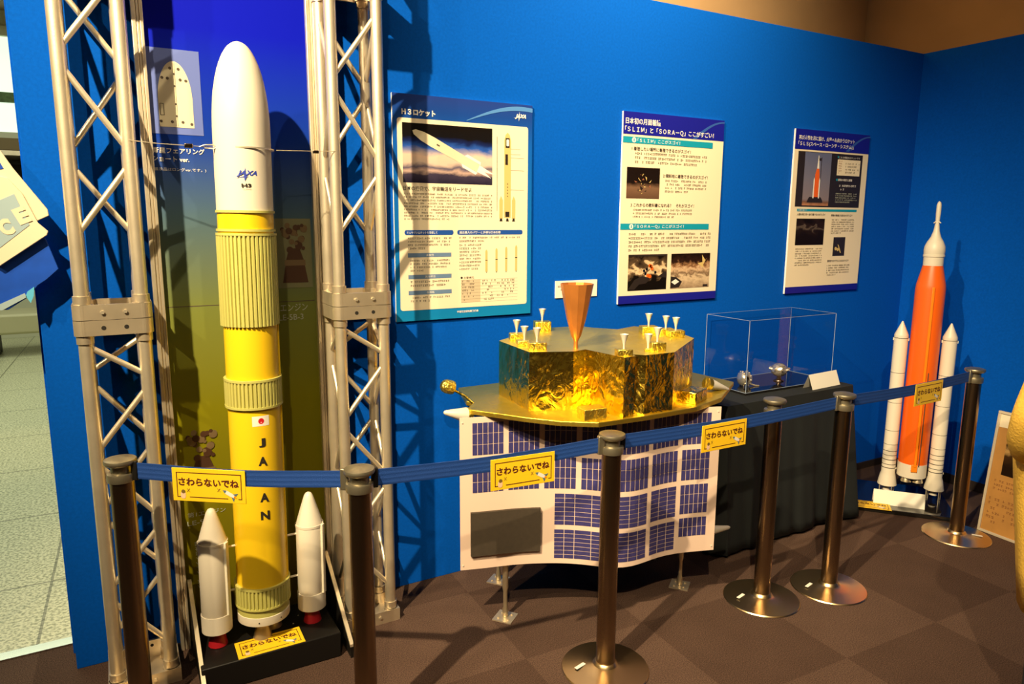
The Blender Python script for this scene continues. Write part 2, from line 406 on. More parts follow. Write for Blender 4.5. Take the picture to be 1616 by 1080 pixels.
# hall furniture seen through the gap
t = thing('wall_shelf', 'brown wall shelf under the bright window in the far hall', 'shelf', (-1.3, hw-.2, 2.5))
MB().box((-1.5, -.15, .0), (1.5, .2, .16)).build('board', brown, t, bevel=.01)
MB().box((-1.5, -.17, -.06), (1.5, .2, 0)).build('rail', alu2, t)
t = thing('wall_screen', 'large black screen on the far hall wall', 'screen', (-1.3, hw-.06, 1.2))
MB().box((-1.4, -.04, 0), (1.4, .06, 1.2)).build('housing', black, t, bevel=.01)
MB().box((-1.34, -.045, .06), (1.34, -.04, 1.14)).build('glass', gloss_black, t)
t = thing('bench', 'long beige bench standing against the far hall wall', 'bench', (-1.3, 7.6, 0))
MB().box((-1.7, -.35, .28), (1.7, .35, .52)).build('seat', mat('beige_vinyl', (.50, .47, .30), .5), t, bevel=.03)
for x in (-1.55, -.05, 1.45):
    MB().box((x, -.28, 0), (x+.1, .28, .28)).build('leg', black, t)

# ------------------------------------------------------------------ truss towers
def truss(label, xl, xr, yf, yr):
    t = thing('truss_tower', label, 'truss tower', ((xl+xr)/2, (yf+yr)/2, 0), group='aluminium truss towers beside the yellow rocket')
    cx, cy = (xl+xr)/2, (yf+yr)/2; a, b = (xr-xl)/2, (yr-yf)/2; R = .0215; top = 3.3
    for sx in (-1, 1):
        for sy in (-1, 1):
            m = MB()
            for z0, z1 in ((.05, 1.30), (1.34, 2.49), (2.53, top)): m.cyl((sx*a, sy*b, z0), (sx*a, sy*b, z1), R, n=20)
            m.build('chord', alu, t)
            for z in (1.262, 1.388, 2.448, 2.572, .067): MB().cyl((sx*a, sy*b, z-.014), (sx*a, sy*b, z+.014), R+.004, n=20).build('sleeve', alu2, t)
    nodes_f = [(1, .13), (-1, .37), (1, .61), (-1, .86), (1, 1.11), (-1, 1.26)], [(-1, 1.57), (1, 1.84), (-1, 2.13), (1, 2.40)], [(1, 2.60), (-1, 2.86), (1, 3.14)]
    def brace(p, q):
        p = Vector(p); q = Vector(q); d = (q-p).normalized()
        MB().cyl(p+d*.012+Vector((0, 0, 0)), q-d*.012, .0095, n=12).build('brace', alu, t)
    for sec in nodes_f:
        for (s0, z0), (s1, z1) in zip(sec, sec[1:]):
            g = .018
            brace((s0*a, -b, z0+g), (s1*a, -b, z1-g))
            brace((-s0*a, b, z0+g), (-s1*a, b, z1-g))
            brace((-a, s0*b, z0+g), (-a, s1*b, z1-g))
            brace((a, -s0*b, z0+g), (a, -s1*b, z1-g))
    for zc, h in ((1.325, .05), (2.51, .05)):
        for k, (z0, z1) in enumerate(((zc-h, zc-.001), (zc+.001, zc+h))):
            m = MB(); w = .012; o = R+.008
            m.box((-a-.006, -b-o, z0), (a+.006, -b-o+w, z1)); m.box((-a-.006, b+o-w, z0), (a+.006, b+o, z1))
            m.box((-a-o, -b-.006, z0), (-a-o+w, b+.006, z1)); m.box((a+o-w, -b-.006, z0), (a+o, b+.006, z1))
            for sx in (-1, 1):
                for sy in (-1, 1): m.cyl((sx*a, sy*b, z0), (sx*a, sy*b, z1), R+.0085, n=24)
            m.build('coupling_plate', alu2, t)
            zz = (z0+z1)/2
            for sy in (-1, 1):
                hm = MB()
                if k == 0:
                    for x in (-.03, .035): hm.cyl((x, sy*(b+o-.004), zz), (x, sy*(b+o+.0006), zz), .007, n=14)
                    hm.build('bolt_hole', hole, t)
                else:
                    for x in (-.03, .035): hm.cyl((x, sy*(b+o-.004), zz), (x, sy*(b+o+.006), zz), .0065, n=6)
                    hm.build('bolt', alu, t)
    m = MB(); o = R+.008
    m.box((-a-o, -b-o, 0), (a+o, -b-o+.010, .052)); m.box((-a-o, b+o-.010, 0), (a+o, b+o, .075))
    m.box((-a-o, -b-o+.010, 0), (-a-o+.010, b+o-.010, .052)); m.box((a+o-.010, -b-o+.010, 0), (a+o, b+o-.010, .052))
    m.box((-a-o+.010, -b-o+.010, 0), (a+o-.010, b+o-.010, .006))
    for sx in (-1, 1):
        for sy in (-1, 1): m.cyl((sx*a, sy*b, .006), (sx*a, sy*b, .052), R+.007, n=20)
    m.build('base_frame', alu2, t)
    m = MB()
    for x in (-.02, .03): m.cyl((x, -b-o-.005, .03), (x, -b-o+.003, .03), .006, n=6)
    m.build('bolt', alu, t)
    m = MB()
    for x, z in ((-.02, .055), (.03, .055)): m.cyl((x, b+o-.0106, z), (x, b+o-.008, z), .006, n=12)
    m.build('bolt_hole', hole, t)
    return t
tl = truss('aluminium truss tower left of the yellow rocket, at the end of the blue wall', -.088, .082, -.225, -.08)
tr = truss('aluminium truss tower right of the yellow rocket, beside the first poster', .744, .914, -.225, -.08)

# ------------------------------------------------------------------ backdrop panel between the trusses
bd = thing('backdrop_panel', 'tall printed backdrop fading from deep blue to olive yellow behind the yellow rocket', 'display panel', (.43, -.045, 0))
bg = ramp_mat('backdrop_print', [(0, (112, 100, 8)), (.30, (128, 124, 12)), (.42, (120, 128, 60)), (.53, (78, 104, 120)), (.62, (14, 56, 160)), (.74, (0, 14, 185)), (1, (0, 8, 165))], rough=.7)
MB().rect(-.27, .02, .27, 3.1, 0).build('printed_sheet', bg, bd, smooth=0, uv=True)
MB().box((-.28, .001, .02), (.28, .02, 3.1)).build('backing_board', black, bd)
MB().box((-.265, -.0005, 1.3305), (.265, 0, 1.3335)).build('seam', ink2, bd)
for s in (-1, 1):
    m = MB(); x = s*.2875
    m.box((x-.018, -.020, 0), (x-.004, .022, 3.1)); m.box((x-.003, -.016, 0), (x+.006, .022, 3.1)); m.box((x+.007, -.020, 0), (x+.018, .022, 3.1))
    m.build('side_rail', alu, bd, bevel=.002)
    g = MB(); ax = Matrix(((0, 0, 1, x-s*.028-.005), (1, 0, 0, 0), (0, 1, 0, 0), (0, 0, 0, 1)))
    g.prism([(-.018, .0), (-.018, .285), (-.036, .285), (-.375, .055), (-.375, .0)], 0, .010, ax)
    gp = g.build('gusset', black, bd)
    e = MB(); e.prism([(-.0185, .287), (-.036, .287), (-.377, .057), (-.377, .046), (-.036, .275), (-.0185, .275)], -.002, .012, ax)
    e.build('edge_strip', alu, gp)
def bx(x): return x-.43
# pictures and captions on the backdrop (z, x as measured)
pm = MB(); pm.rect(bx(.160), 1.938, bx(.327), 2.222, -.0012); pm.build('fairing_picture', lav, bd, smooth=0)
m = MB(); pts = [(bx(.188), 1.962), (bx(.298), 1.962)]
for i in range(25):
    u = i/24; ang = PI*u; w = math.cos(ang); h = math.sin(ang)
    pts.append((bx(.243)+.0545*(w if abs(w) > 0 else 0)*(1-.12*h), 2.06+.122*h**.85 if 0 < i < 24 else 2.06))
m.poly(pts, -.0022)
m.c = 1
m.rect(bx(.240), 1.965, bx(.2408), 2.175, -.003); m.rect(bx(.2455), 1.965, bx(.2463), 2.175, -.003)
for x, z in ((.205, 2.125), (.222, 2.124), (.262, 2.122), (.280, 2.12), (.232, 2.158), (.258, 2.157), (.193, 1.98), (.228, 1.98), (.262, 1.98), (.29, 1.975)): m.disc(bx(x), z, .005, -.003, 10)
m.outline(bx(.192), 2.0, bx(.205), 2.04, .0018, -.003)
for z in (2.14, 2.10, 2.04, 2.0): m.disc(bx(.2432), z, .0035, -.003, 8)
m.build('fairing_drawing', [fair_tan, ink2], bd, smooth=0)
text('衛星フェアリング', .05, wht_ink, bd, (bx(.158), -.002, 1.882), align='LEFT', bold=.001, stretch=(.168, .020))
text('ショート ver.', .05, wht_ink, bd, (bx(.156), -.002, 1.853), align='LEFT', bold=.001, stretch=(.118, .018))
text('(展示品はロングver.です。)', .04, wht_ink, bd, (bx(.155), -.002, 1.817), align='LEFT', stretch=(.172, .013))
def engine(parent, name, x, z, s, mats, y=-.0022):
    m = MB(); m.poly([(x-.055*s, z), (x+.055*s, z), (x+.042*s, z+.075*s), (x-.042*s, z+.075*s)], y)
    m.c = 1; m.poly([(x-.046*s, z+.075*s), (x+.046*s, z+.075*s), (x+.044*s, z+.10*s), (x-.044*s, z+.10*s)], y-.0004)
    m.c = 0; m.poly([(x-.038*s, z+.10*s), (x+.038*s, z+.10*s), (x+.022*s, z+.15*s), (x-.022*s, z+.15*s)], y)
    rnd = random.Random(3)
    for k in range(26):
        m.c = k % 2; a = rnd.uniform(-.05, .05)*s; b = rnd.uniform(.14, .25)*s; r = rnd.uniform(.007, .016)*s
        m.disc(x+a, z+b, r, y-.0006-.00003*k, 9)
    return m.build(name, mats, parent, smooth=0)
MB().rect(bx(.555), 1.385, bx(.690), 1.650, -.0012).build('second_engine_picture', olive_pr, bd, smooth=0)
engine(bd, 'second_engine_drawing', bx(.625), 1.405, .88, [maroon_pr, maroon_lt])
text('2段エンジン', .034, ghost_ink, bd, (bx(.668), -.002, 1.296), align='RIGHT', width=.80)
text('LE-5B-3', .032, ghost_ink, bd, (bx(.650), -.002, 1.260), align='RIGHT', width=.95)
engine(bd, 'first_engine_drawing', bx(.250), .62, .95, [maroon_pr, maroon_lt])
text('第1エンジン', .04, ghost_ink, bd, (bx(.183), -.002, .536), align='LEFT', stretch=(.135, .020))
text('LE-9', .04, ghost_ink, bd, (bx(.180), -.002, .503), align='LEFT', stretch=(.06, .018))
text('固体ロケットブースタ', .03, ghost_ink, bd, (bx(.208), -.002, .33), rot=(PI/2, PI/2, 0), stretch=(.19, .016))
# ------------------------------------------------------------------ do-not-touch signs
def sign_parts(t):
    w, h = .235, .107
    MB().box((-w/2, -.0025, -h/2), (w/2, 0, h/2)).build('plate', sign_y, t, bevel=.001)
    b = MB(); x0, x1, z0, z1 = -w/2+.014, w/2-.012, -h/2+.013, h/2-.013; q = .0026; y = -.0031
    b.rect(x0, z1-q, x1, z1, y); b.rect(x0, z0, x0+q, z1-q, y); b.rect(x1-q, z0, x1, z1-q, y)
    b.rect(x0+q, z0, x0+.014, z0+q, y); b.rect(x0+.040, z0, x1-.045, z0+q, y); b.rect(x1-.012, z0, x1-q, z0+q, y)
    b.build('border', sign_ink, t, smooth=0)
    text('さわらないでね', .03, sign_ink, t, (0, -.0032, .010), bold=.0011, stretch=(.194, .0255))
    d = MB(); d.rrect(-.092, -.045, -.076, -.022, .007, -.0033); d.c = 1; d.disc(-.083, -.022, .0065, -.0035)
    d.build('child_picture', [mat_pink, mat_brown], t, smooth=0)
    c = math.cos(-.5); s = math.sin(-.5); d = MB()
    def R(pts): return [(.070+x*c-z*s, -.026+x*s+z*c) for x, z in pts]
    d.c = 0; d.poly(R([(-.020, -.006), (.012, -.006), (.012, .006), (-.020, .006)]), -.0033)
    d.c = 1; d.poly(R([(-.030, 0), (-.018, -.006), (-.018, .006)]), -.0034); d.poly(R([(.004, .005), (.018, .016), (.016, .004)]), -.0034); d.poly(R([(.004, -.005), (.016, -.004), (.018, -.016)]), -.0034)
    d.c = 2; d.poly(R([(.011, -.004), (.022, 0), (.011, .004)]), -.0034)
    d.build('rocket_picture', [mat_pale, mat_slate, orange2], t, smooth=0)
    for x, z in ((-.066, -.017), (.032, -.012)):
        d = MB()
        for g in (-1, 1): d.poly([(x-.005, z-.005*g), (x-.004, z-.006*g), (x+.005, z+.005*g), (x+.004, z+.006*g)], -.0036)
        d.build('cross_mark', mat_brown, t, smooth=0)
mat_pink = mat('print_pink', (.80, .52, .34), .6); mat_brown = mat('print_brown', (.16, .10, .02), .6)
mat_pale = mat('print_pale', (.78, .74, .70), .6); mat_slate = mat('print_slate', (.08, .16, .22), .6)

# ------------------------------------------------------------------ yellow rocket model
base = thing('display_plinth', 'low black plinth on the carpet under the yellow rocket', 'plinth', (.412, -.225, 0))
MB().box((-.245, -.165, 0), (.245, .125, .10)).build('body', black, base, bevel=.004)
m = MB()
for x, y in ((-.06, -.08), (.08, .06), (.13, .03), (-.02, .08), (.1, -.02)): m.cyl((x, y, .10), (x, y, .1015), .003, n=8)
m.build('screw', alu, base)
rk = thing('rocket_model', 'tall yellow and white rocket model marked JAPAN with two white side boosters', 'rocket model', (.405, -.25, .10), (0, math.radians(.55), 0))
Z0 = .10
def zz(z): return z-Z0
prof = [(.0922, zz(1.676)), (.0925, zz(1.90))]
for i in range(1, 21):
    u = math.sin(PI/2*i/20); r = .0925*max(0, 1-u**2.15)**.48; prof.append((max(r, .001), zz(1.93)+u*.297))
MB().lathe(prof, 64).build('fairing', white, rk, smooth=50)
MB().lathe([(.0925, zz(1.668)), (.0965, zz(1.668)), (.0965, zz(1.676)), (.0925, zz(1.676))], 64).build('ring', pale, rk)
MB().lathe([(.0915, zz(1.600)), (.0915, zz(1.668))], 64).build('upper_stage', yellow, rk)
MB().lathe([(.0915, zz(1.606)), (.0965, zz(1.606)), (.0965, zz(1.614)), (.0915, zz(1.614))], 64).build('ring', pale, rk)
def fluted(name, z0, z1, r, n, lip=True):
    m = MB(); k = n*6
    def ringpts(z):
        out = []
        for i in range(k):
            t = 2*PI*i/k; rr = r if i % 6 in (0, 1, 2, 3) else r-.006
            out.append((rr*math.cos(t), rr*math.sin(t), z))
        return out
    a = ringpts(z0); b = ringpts(z1); m.add(a+b, [(i, (i+1) % k, k+(i+1) % k, k+i) for i in range(k)]+[tuple(range(k))[::-1], tuple(range(k, 2*k))])
    if lip:
        m.lathe([(r-.008, z1), (r+.001, z1), (r+.001, z1+.008), (r-.008, z1+.008)], 64)
    return m.build(name, pale, rk, smooth=20)
fluted('fluted_interstage', zz(1.283), zz(1.592), .0985, 44)
MB().lathe([(.0895, zz(.30)), (.0895, zz(1.283))], 64).build('core_stage', yellow, rk)
f = fluted('fluted_band', zz(1.000), zz(1.088), .0975, 44)
MB().lathe([(.089, zz(.992)), (.0985, zz(.992)), (.0985, zz(1.0)), (.089, zz(1.0))], 64).build('ring', pale, rk)
fluted('fluted_band', zz(.245), zz(.315), .0985, 44)
MB().lathe([(.09, zz(.238)), (.0995, zz(.238)), (.0995, zz(.245)), (.09, zz(.245))], 64).build('ring', pale, rk)
m = MB(); m.lathe([(.092, zz(.208)), (.0925, zz(.245))], 64); m.c = 1; m.lathe([(.0935, zz(.176)), (.094, zz(.178)), (.094, zz(.208)), (.092, zz(.209))], 64)
m.c = 2
for tt in (-60, -110): m.cyl((.093*math.cos(math.radians(tt)), .093*math.sin(math.radians(tt)), zz(.19)), (.0945*math.cos(math.radians(tt)), .0945*math.sin(math.radians(tt)), zz(.19)), .003, n=8)
m.build('aft_skirt', [pale, white, hole], rk)
for x, y in ((-.012, -.028), (.035, .030)):
    MB().lathe([(.035, zz(.102)), (.034, zz(.105)), (.026, zz(.14)), (.021, zz(.165)), (.024, zz(.178))], 32, (x, y)).build('engine_nozzle', nozzle_m, rk)
# conduit along the core
m = MB(); t0 = math.radians(-12)
m.box((.0875, -.006, zz(.31)), (.0945, .006, zz(1.28)), None)
m.build('cable_duct', yellow, rk, rot=(0, 0, t0), bevel=.002)
# flag and lettering
def wrapquad(x0, x1, z0, z1, r, n=8):
    vs = []; fs = []
    for i in range(n+1):
        t = (x0+(x1-x0)*i/n)/r; vs += [(r*math.sin(t), -r*math.cos(t), z0), (r*math.sin(t), -r*math.cos(t), z1)]
    for i in range(n): fs.append((2*i, 2*i+2, 2*i+3, 2*i+1))
    return vs, fs
fx = .006
m = MB(); m.add(*wrapquad(fx-.030, fx+.028, zz(.932), zz(.968), .0899)); fl = m.build('flag', white2, rk)
m = MB(); r = .0902; vs = [(r*math.sin((fx+.010*math.cos(a))/r), -r*math.cos((fx+.010*math.cos(a))/r), zz(.950)+.0105*math.sin(a)) for a in [2*PI*i/24 for i in range(24)]]
m.add(vs, [tuple(range(24))]); m.build('red_disc', red2, fl, smooth=0)
for ch, z in zip('JAPAN', (.871, .8035, .736, .6685, .601)):
    text(ch, .048, ink, rk, (fx, -.0904, zz(z)), bold=.0024, stretch=(.023 if ch == 'J' else .031, .033), wrap=.0904)
LX = -.004
text('JAXA', .04, blue_ink, rk, (LX, -.0940, zz(1.795)), bold=.0014, shear=.35, stretch=(.066, .021), wrap=.0940, name='logo_lettering')
m = MB(); r = .0942
def wp(x, z): return (r*math.sin((LX+x*1.25)/r), -r*math.cos((LX+x*1.25)/r), zz(1.795+(z-1.766)*1.1))
m.add([wp(-.030, 1.751), wp(-.008, 1.7585), wp(-.004, 1.786), wp(-.0025, 1.758), wp(.004, 1.760), wp(-.002, 1.755), wp(-.006, 1.744), wp(-.008, 1.756)], [(0, 1, 7), (1, 2, 3), (3, 4, 5), (5, 6, 7), (1, 3, 5, 7)])
m.build('logo_star', blue_ink, rk, smooth=0)
text('H3', .03, ink, rk, (LX-.003, -.0940, zz(1.757)), bold=.0012, stretch=(.032, .012), wrap=.0940)
text('TO SPACE', .01, ink2, rk, (LX-.002, -.0940, zz(1.745)), stretch=(.028, .003), wrap=.0940)
# side boosters with struts
for s, bx0 in ((-1, -.165), (1, .180)):
    m = MB(); m.lathe([(.0495, zz(.162)), (.051, zz(.164)), (.051, zz(.50)), (.0465, zz(.515)), (.034, zz(.558)), (.021, zz(.60)), (.016, zz(.615)), (.010, zz(.624)), (.002, zz(.628))], 40)
    m.c = 1
    for a in (-70, -100): m.cyl((.05*math.cos(math.radians(a)), .05*math.sin(math.radians(a)), zz(.178)), (.0516*math.cos(math.radians(a)), .0516*math.sin(math.radians(a)), zz(.178)), .0025, n=8)
    bo = m.build('booster', [white, hole], rk, loc=(bx0, 0, 0), rot=(0, 0, 0), smooth=40)
    MB().lathe([(.0495, zz(.496)), (.0522, zz(.496)), (.0522, zz(.505)), (.0495, zz(.505))], 40).build('ring', white, bo)
    m = MB(); m.box((.046, -.009, zz(.225)), (.0585, .009, zz(.505))); m.build('cable_tunnel', cream, bo, rot=(0, 0, math.radians(-42)), bevel=.002)
    m = MB(); m.lathe([(.051, zz(.160)), (.0530, zz(.162)), (.0530, zz(.228)), (.0512, zz(.228))], 40); m.build('skirt', white, bo)
    MB().lathe([(.034, zz(.101)), (.033, zz(.106)), (.026, zz(.14)), (.022, zz(.163))], 28).build('nozzle', red, bo)
    for z in (.47, .30):
        MB().cyl((bx0-s*.050, 0, zz(z)), (s*.086, 0, zz(z)), .004, n=10).build('strut', white, rk)
wire = thing('safety_wire', 'thin steel wire with clamps tying the yellow rocket nose to both truss towers', 'wire', (.43, -.25, 1.88))
MB().tube([(.082-.43, .005, .012), (.16-.43, -.02, .004), (.33-.43, -.025, 0)], .0012, 6).tube([(.528-.43, -.03, 0), (.64-.43, -.02, .004), (.744-.43, .005, .010)], .0012, 6).build('strand', alu, wire)
MB().lathe([(.0937, -.0025), (.0955, -.0025), (.0955, .0025), (.0937, .0025)], 48, (-.001, 0), caps=False).build('loop', alu, wire)
m = MB(); m.box((.24-.43, -.031, -.006), (.265-.43, -.019, .008)); m.box((.655-.43, -.025, -.003), (.675-.43, -.015, .008)); m.build('clamp', chrome_dk, wire, bevel=.002)
m = MB(); m.tube([(.285-.43, -.026, .0), (.30-.43, -.030, .006), (.327-.43, -.027, .008), (.338-.43, -.026, .002), (.327-.43, -.025, -.005), (.30-.43, -.024, -.003)], .0018, 8); m.build('hook', alu, wire)
s0 = thing('touch_sign', 'yellow do-not-touch sign lying flat on the black plinth', 'sign', (.408, -.335, .1012), (math.radians(-89.0), 0, 0), 'yellow do-not-touch signs')
sign_parts(s0)
for o in s0.children: pass

# ------------------------------------------------------------------ posters
def poster(x0, z0, w, h, label, printmat, uv=False):
    t = thing('poster', label, 'poster', (x0, -.013, z0), group='information posters on the blue wall')
    MB().box((0, .0005, 0), (w, .011, h)).build('board', paper2, t)
    MB().rect(0, 0, w, h, 0).build('printed_sheet', printmat, t, smooth=0, uv=True)
    return t
def logo(parent, x, z, w, h, m, y):
    text('JAXA', .05, m, parent, (x, y, z), bold=.0028, shear=.35, stretch=(w, h), name='logo_lettering')
    b = MB(); b.poly([(x-w*.66, z-h*.30), (x-w*.16, z-h*.08), (x-w*.10, z+h*.95), (x-w*.07, z-h*.05), (x+w*.05, z-h*.12), (x-w*.09, z-h*.22), (x-w*.17, z-h*.95), (x-w*.17, z-h*.20)], y-.0004)
    b.build('logo_star', m, parent, smooth=0)
p1p = ramp_mat('poster_print_blue', [(0, (18, 130, 190)), (.10, (14, 118, 190)), (.80, (14, 90, 185)), (.93, (22, 66, 150)), (1, (34, 60, 140))])
P = poster(1.045, 1.218, .662, .937, 'large blue-bordered rocket poster on the wall right of the right truss tower', p1p)
y = -.0008
b = MB(); n = 24
pts = []
for i in range(n+1):
    u = i/n; pts.append((.335+u*.327, .852+.075*math.sin(PI*.60*u)))
for i in range(n+1):
    u = 1-i/n; pts.append((.335+u*.327, .849+.060*math.sin(PI*.60*u)))
b.poly(pts, y); b.build('header_arc', arc_m, P, smooth=0)
MB().rrect(.019, .046, .640, .842, .012, y).build('white_sheet', paper, P, smooth=0)
text('Ｈ３ロケット', .05, wht_ink, P, (.040, -.0016, .866), align='LEFT', bold=.0022, stretch=(.150, .026))
logo(P, .600, .884, .056, .022, wht_ink, -.0016)
sp = ramp_mat('space_picture', [(0, (34, 30, 52)), (.14, (60, 52, 74)), (.20, (190, 160, 150)), (.26, (90, 84, 110)), (.34, (215, 190, 175)), (.46, (228, 196, 176)), (.55, (140, 140, 175)), (.62, (40, 84, 175)), (.70, (18, 34, 90)), (.78, (14, 12, 16)), (1, (16, 10, 7))], noise=.20, nscale=5)
pic = MB().rect(.041, .583, .458, .824, -.0014).build('space_picture', sp, P, smooth=0, uv=True)
b = MB(); q = Vector((.36-.085, .665-.794)).normalized(); nn = Vector((-q.y, q.x)); A = Vector((.085, .794)); L = .335
def pt(d, e): v = A+q*d+nn*e; return (v.x, v.y)
b.poly([pt(0, 0), pt(.012, -.011), pt(.05, -.019), pt(.10, -.021), pt(L, -.017), pt(L, .017), pt(.10, .021), pt(.05, .019), pt(.012, .011)], -.002)
b.c = 1; b.poly([pt(L-.07, -.030), pt(L, -.030), pt(L+.005, -.018), pt(L-.08, -.018)], -.0023); b.poly([pt(L-.07, .030), pt(L, .030), pt(L+.005, .018), pt(L-.08, .018)], -.0023)
b.poly([pt(L, -.016), pt(L+.075, -.010), pt(L+.035, 0), pt(L+.085, .012), pt(L, .016)], -.0021)
b.c = 2; b.poly([pt(.12, -.003), pt(.135, -.003), pt(.135, .003), pt(.12, .003)], -.0024)
b.build('pictured_rocket', [fair_tan, wht_ink, ink2], P, smooth=0)
text('日本の技術で、宇宙輸送をリードせよ', .03, ink, P, (.041, -.0016, .560), align='LEFT', bold=.0003, stretch=(.315, .019))
paragraph(P, .043, .541, .458, .424, 9, y=-.0014)
def rocket_drawing(parent, x, z0, z1, w, y, side=True):
    b = MB(); h = z1-z0
    b.poly([(x-w/2, z0+h*.04), (x+w/2, z0+h*.04), (x+w/2, z1-h*.09), (x+w*.3, z1-h*.025), (x, z1), (x-w*.3, z1-h*.025), (x-w/2, z1-h*.09)], y)
    if side:
        for s in (-1, 1): b.poly([(x+s*w*.95-w*.26, z0+h*.03), (x+s*w*.95+w*.26, z0+h*.03), (x+s*w*.95+w*.26, z0+h*.24), (x+s*w*.95, z0+h*.29), (x+s*w*.95-w*.26, z0+h*.24)], y)
    b.c = 1
    for s in ((-.95, 0, .95) if side else (0,)): b.poly([(x+s*w-w*.22, z0), (x+s*w+w*.22, z0), (x+s*w+w*.12, z0+h*.035), (x+s*w-w*.12, z0+h*.035)], y-.0003)
    if side:
        b.rect(x-w*.3, z1-h*.17, x+w*.3, z1-h*.06, y-.0003); b.rect(x-w*.34, z1-h*.36, x+w*.05, z1-h*.24, y-.0003); b.rect(x-w*.3, z0+h*.05, x+w*.3, z0+h*.11, y-.0003)
        b.c = 2; b.rrect(x-w*.18, z1-h*.15, x+w*.2, z1-h*.075, .004, y-.0006)
        b.c = 1
        for k in range(5): b.rect(x-.002, z0+h*(.42-.035*k), x+.002, z0+h*(.432-.035*k), y-.0005)
        for zz_, x1 in ((.82, .6), (.76, .6), (.72, .62), (.58, .62), (.36, .62)): b.rect(x+w*.5, z0+h*zz_, x1, z0+h*zz_+.0008, y-.0004)
        b.rect(x-w*1.6, z0+h*.12, x-w*1.56, z1-h*.05, y-.0004)
    else:
        b.rect(x-w/2, z0+h*.52, x+w/2, z0+h*.55, y-.0004)
    return b.build('rocket_drawing', [draw_y, dark_print, paper2], parent, smooth=0)
draw_y = mat('drawing_yellow', (.66, .48, .17), .6)
rocket_drawing(P, .535, .425, .812, .034, -.0014)
for k, x in enumerate((.429, .480, .530, .582)): rocket_drawing(P, x, .197, .300+.006*k, .011, -.0014, False)
for x0, x1, s in ((.043, .268, '使いやすいロケットを目指して'), (.286, .615, '過去最大のパワーと多様な機体形態')):
    MB().rrect(x0, .366, x1, .387, .009, -.0014).build('heading_bar', bar_blue, P, smooth=0)
    text(s, .02, wht_ink, P, (x0+.010, -.002, .3765), align='LEFT', bold=.00025, stretch=((x1-x0)*.62, .011))
for z, s in ((.281, '柔軟性'), (.189, '高信頼性'), (.121, '低価格')):
    MB().rect(.056, z-.009, .257, z+.009, -.0014).build('heading_bar', bar_grey, P, smooth=0)
    text(s, .02, wht_ink, P, (.157, -.002, z), stretch=(.012*len(s), .010))
paragraph(P, .057, .357, .262, .300, 4, y=-.0014)
paragraph(P, .066, .262, .250, .206, 4, y=-.0014)
paragraph(P, .066, .173, .250, .140, 2, y=-.0014)
paragraph(P, .066, .104, .250, .075, 2, y=-.0014)
paragraph(P, .296, .358, .600, .328, 2, y=-.0014)
paragraph(P, .296, .326, .402, .206, 8, y=-.0014)
MB().disc(.306, .178, .005, -.0014).build('bullet', ink, P, smooth=0)
text('主要諸元', .02, ink2, P, (.316, -.0016, .178), align='LEFT', stretch=(.05, .010))
b = MB(); b.rect(.303, .068, .398, .168, -.0012); b.build('table_shading', mat('table_grey', (.62, .50, .34), .6), P, smooth=0)
paragraph(P, .308, .166, .372, .070, 7, y=-.0016, density=.55)
paragraph(P, .408, .166, .575, .070, 7, y=-.0016, density=.42)
b = MB()
for k in range(8): b.rect(.303, .0675+.0143*k, .590, .0680+.0143*k, -.0015)
b.build('table_rules', ink2, P, smooth=0)
text('宇宙航空研究開発機構', .02, wht_ink, P, (.335, -.0016, .028), stretch=(.105, .010), bold=.0004)

P = poster(2.220, 1.232, .668, .940, 'middle poster with teal heading bars on the wall above the gold lander', paper)
b = MB(); b.rect(.0, .834, .668, .940, y); b.build('header_block', navy, P, smooth=0)
b = MB(); b.rect(.0, .0, .668, .041, y); b.build('footer_block', navy, P, smooth=0)
b = MB(); pts = []
for i in range(21): u = i/20; pts.append((.445+.223*u, .834+.098*math.sin(PI/2*u)))
for i in range(21): u = 1-i/20; pts.append((.475+.193*u, .834+.090*math.sin(PI/2*u)))
b.poly(pts, -.0014); b.build('header_arc', mat('navy_arc', (.03, .10, .42), .5), P, smooth=0)
text('日本初の月面着陸', .05, wht_ink, P, (.013, -.0016, .897), align='LEFT', bold=.0009, stretch=(.220, .030))
text('「ＳＬＩＭ」と「ＳＯＲＡーＱ」ここがすごい！', .05, wht_ink, P, (.010, -.0016, .857), align='LEFT', bold=.0009, stretch=(.585, .030))
for z, s in ((.808, '「ＳＬＩＭ」ここがスゴイ！'), (.388, '「ＳＯＲＡーＱ」ここがスゴイ！')):
    MB().rect(.0, z-.015, .592, z+.015, -.0014).build('heading_bar', teal, P, smooth=0)
    MB().disc(.068, z, .013, -.0018).build('heading_dot', wht_ink, P, smooth=0)
    text('1', .02, teal, P, (.068, -.0022, z), stretch=(.006, .014))
    text(s, .03, wht_ink, P, (.090, -.0018, z), align='LEFT', bold=.00025, stretch=(.275 if 'Ｍ' in s else .325, .019))
for x, z, w, s in ((.055, .768, .385, '1 着陸したい場所に着陸できるのがスゴイ！'), (.262, .643, .305, '2 傾斜地に着陸できるのがスゴイ！'), (.060, .495, .42, '3 これからの教科書になれる？　それがスゴイ！')):
    text(s, .03, ink, P, (x, -.0014, z), align='LEFT', bold=.0003, stretch=(w, .019))
paragraph(P, .078, .752, .560, .690, 3, y=-.001)
paragraph(P, .278, .624, .566, .553, 4, y=-.001)
paragraph(P, .076, .476, .483, .425, 3, y=-.001)
paragraph(P, .055, .357, .606, .256, 5, y=-.001)
moon = ramp_mat('moon_picture', [(0, (92, 66, 50)), (.35, (120, 90, 70)), (.46, (70, 50, 38)), (.50, (24, 15, 12)), (1, (22, 12, 10))], noise=.12, nscale=7)
MB().rect(.030, .527, .240, .678, -.0012).build('lander_picture', moon, P, smooth=0, uv=True)
b = MB(); rnd = random.Random(5)
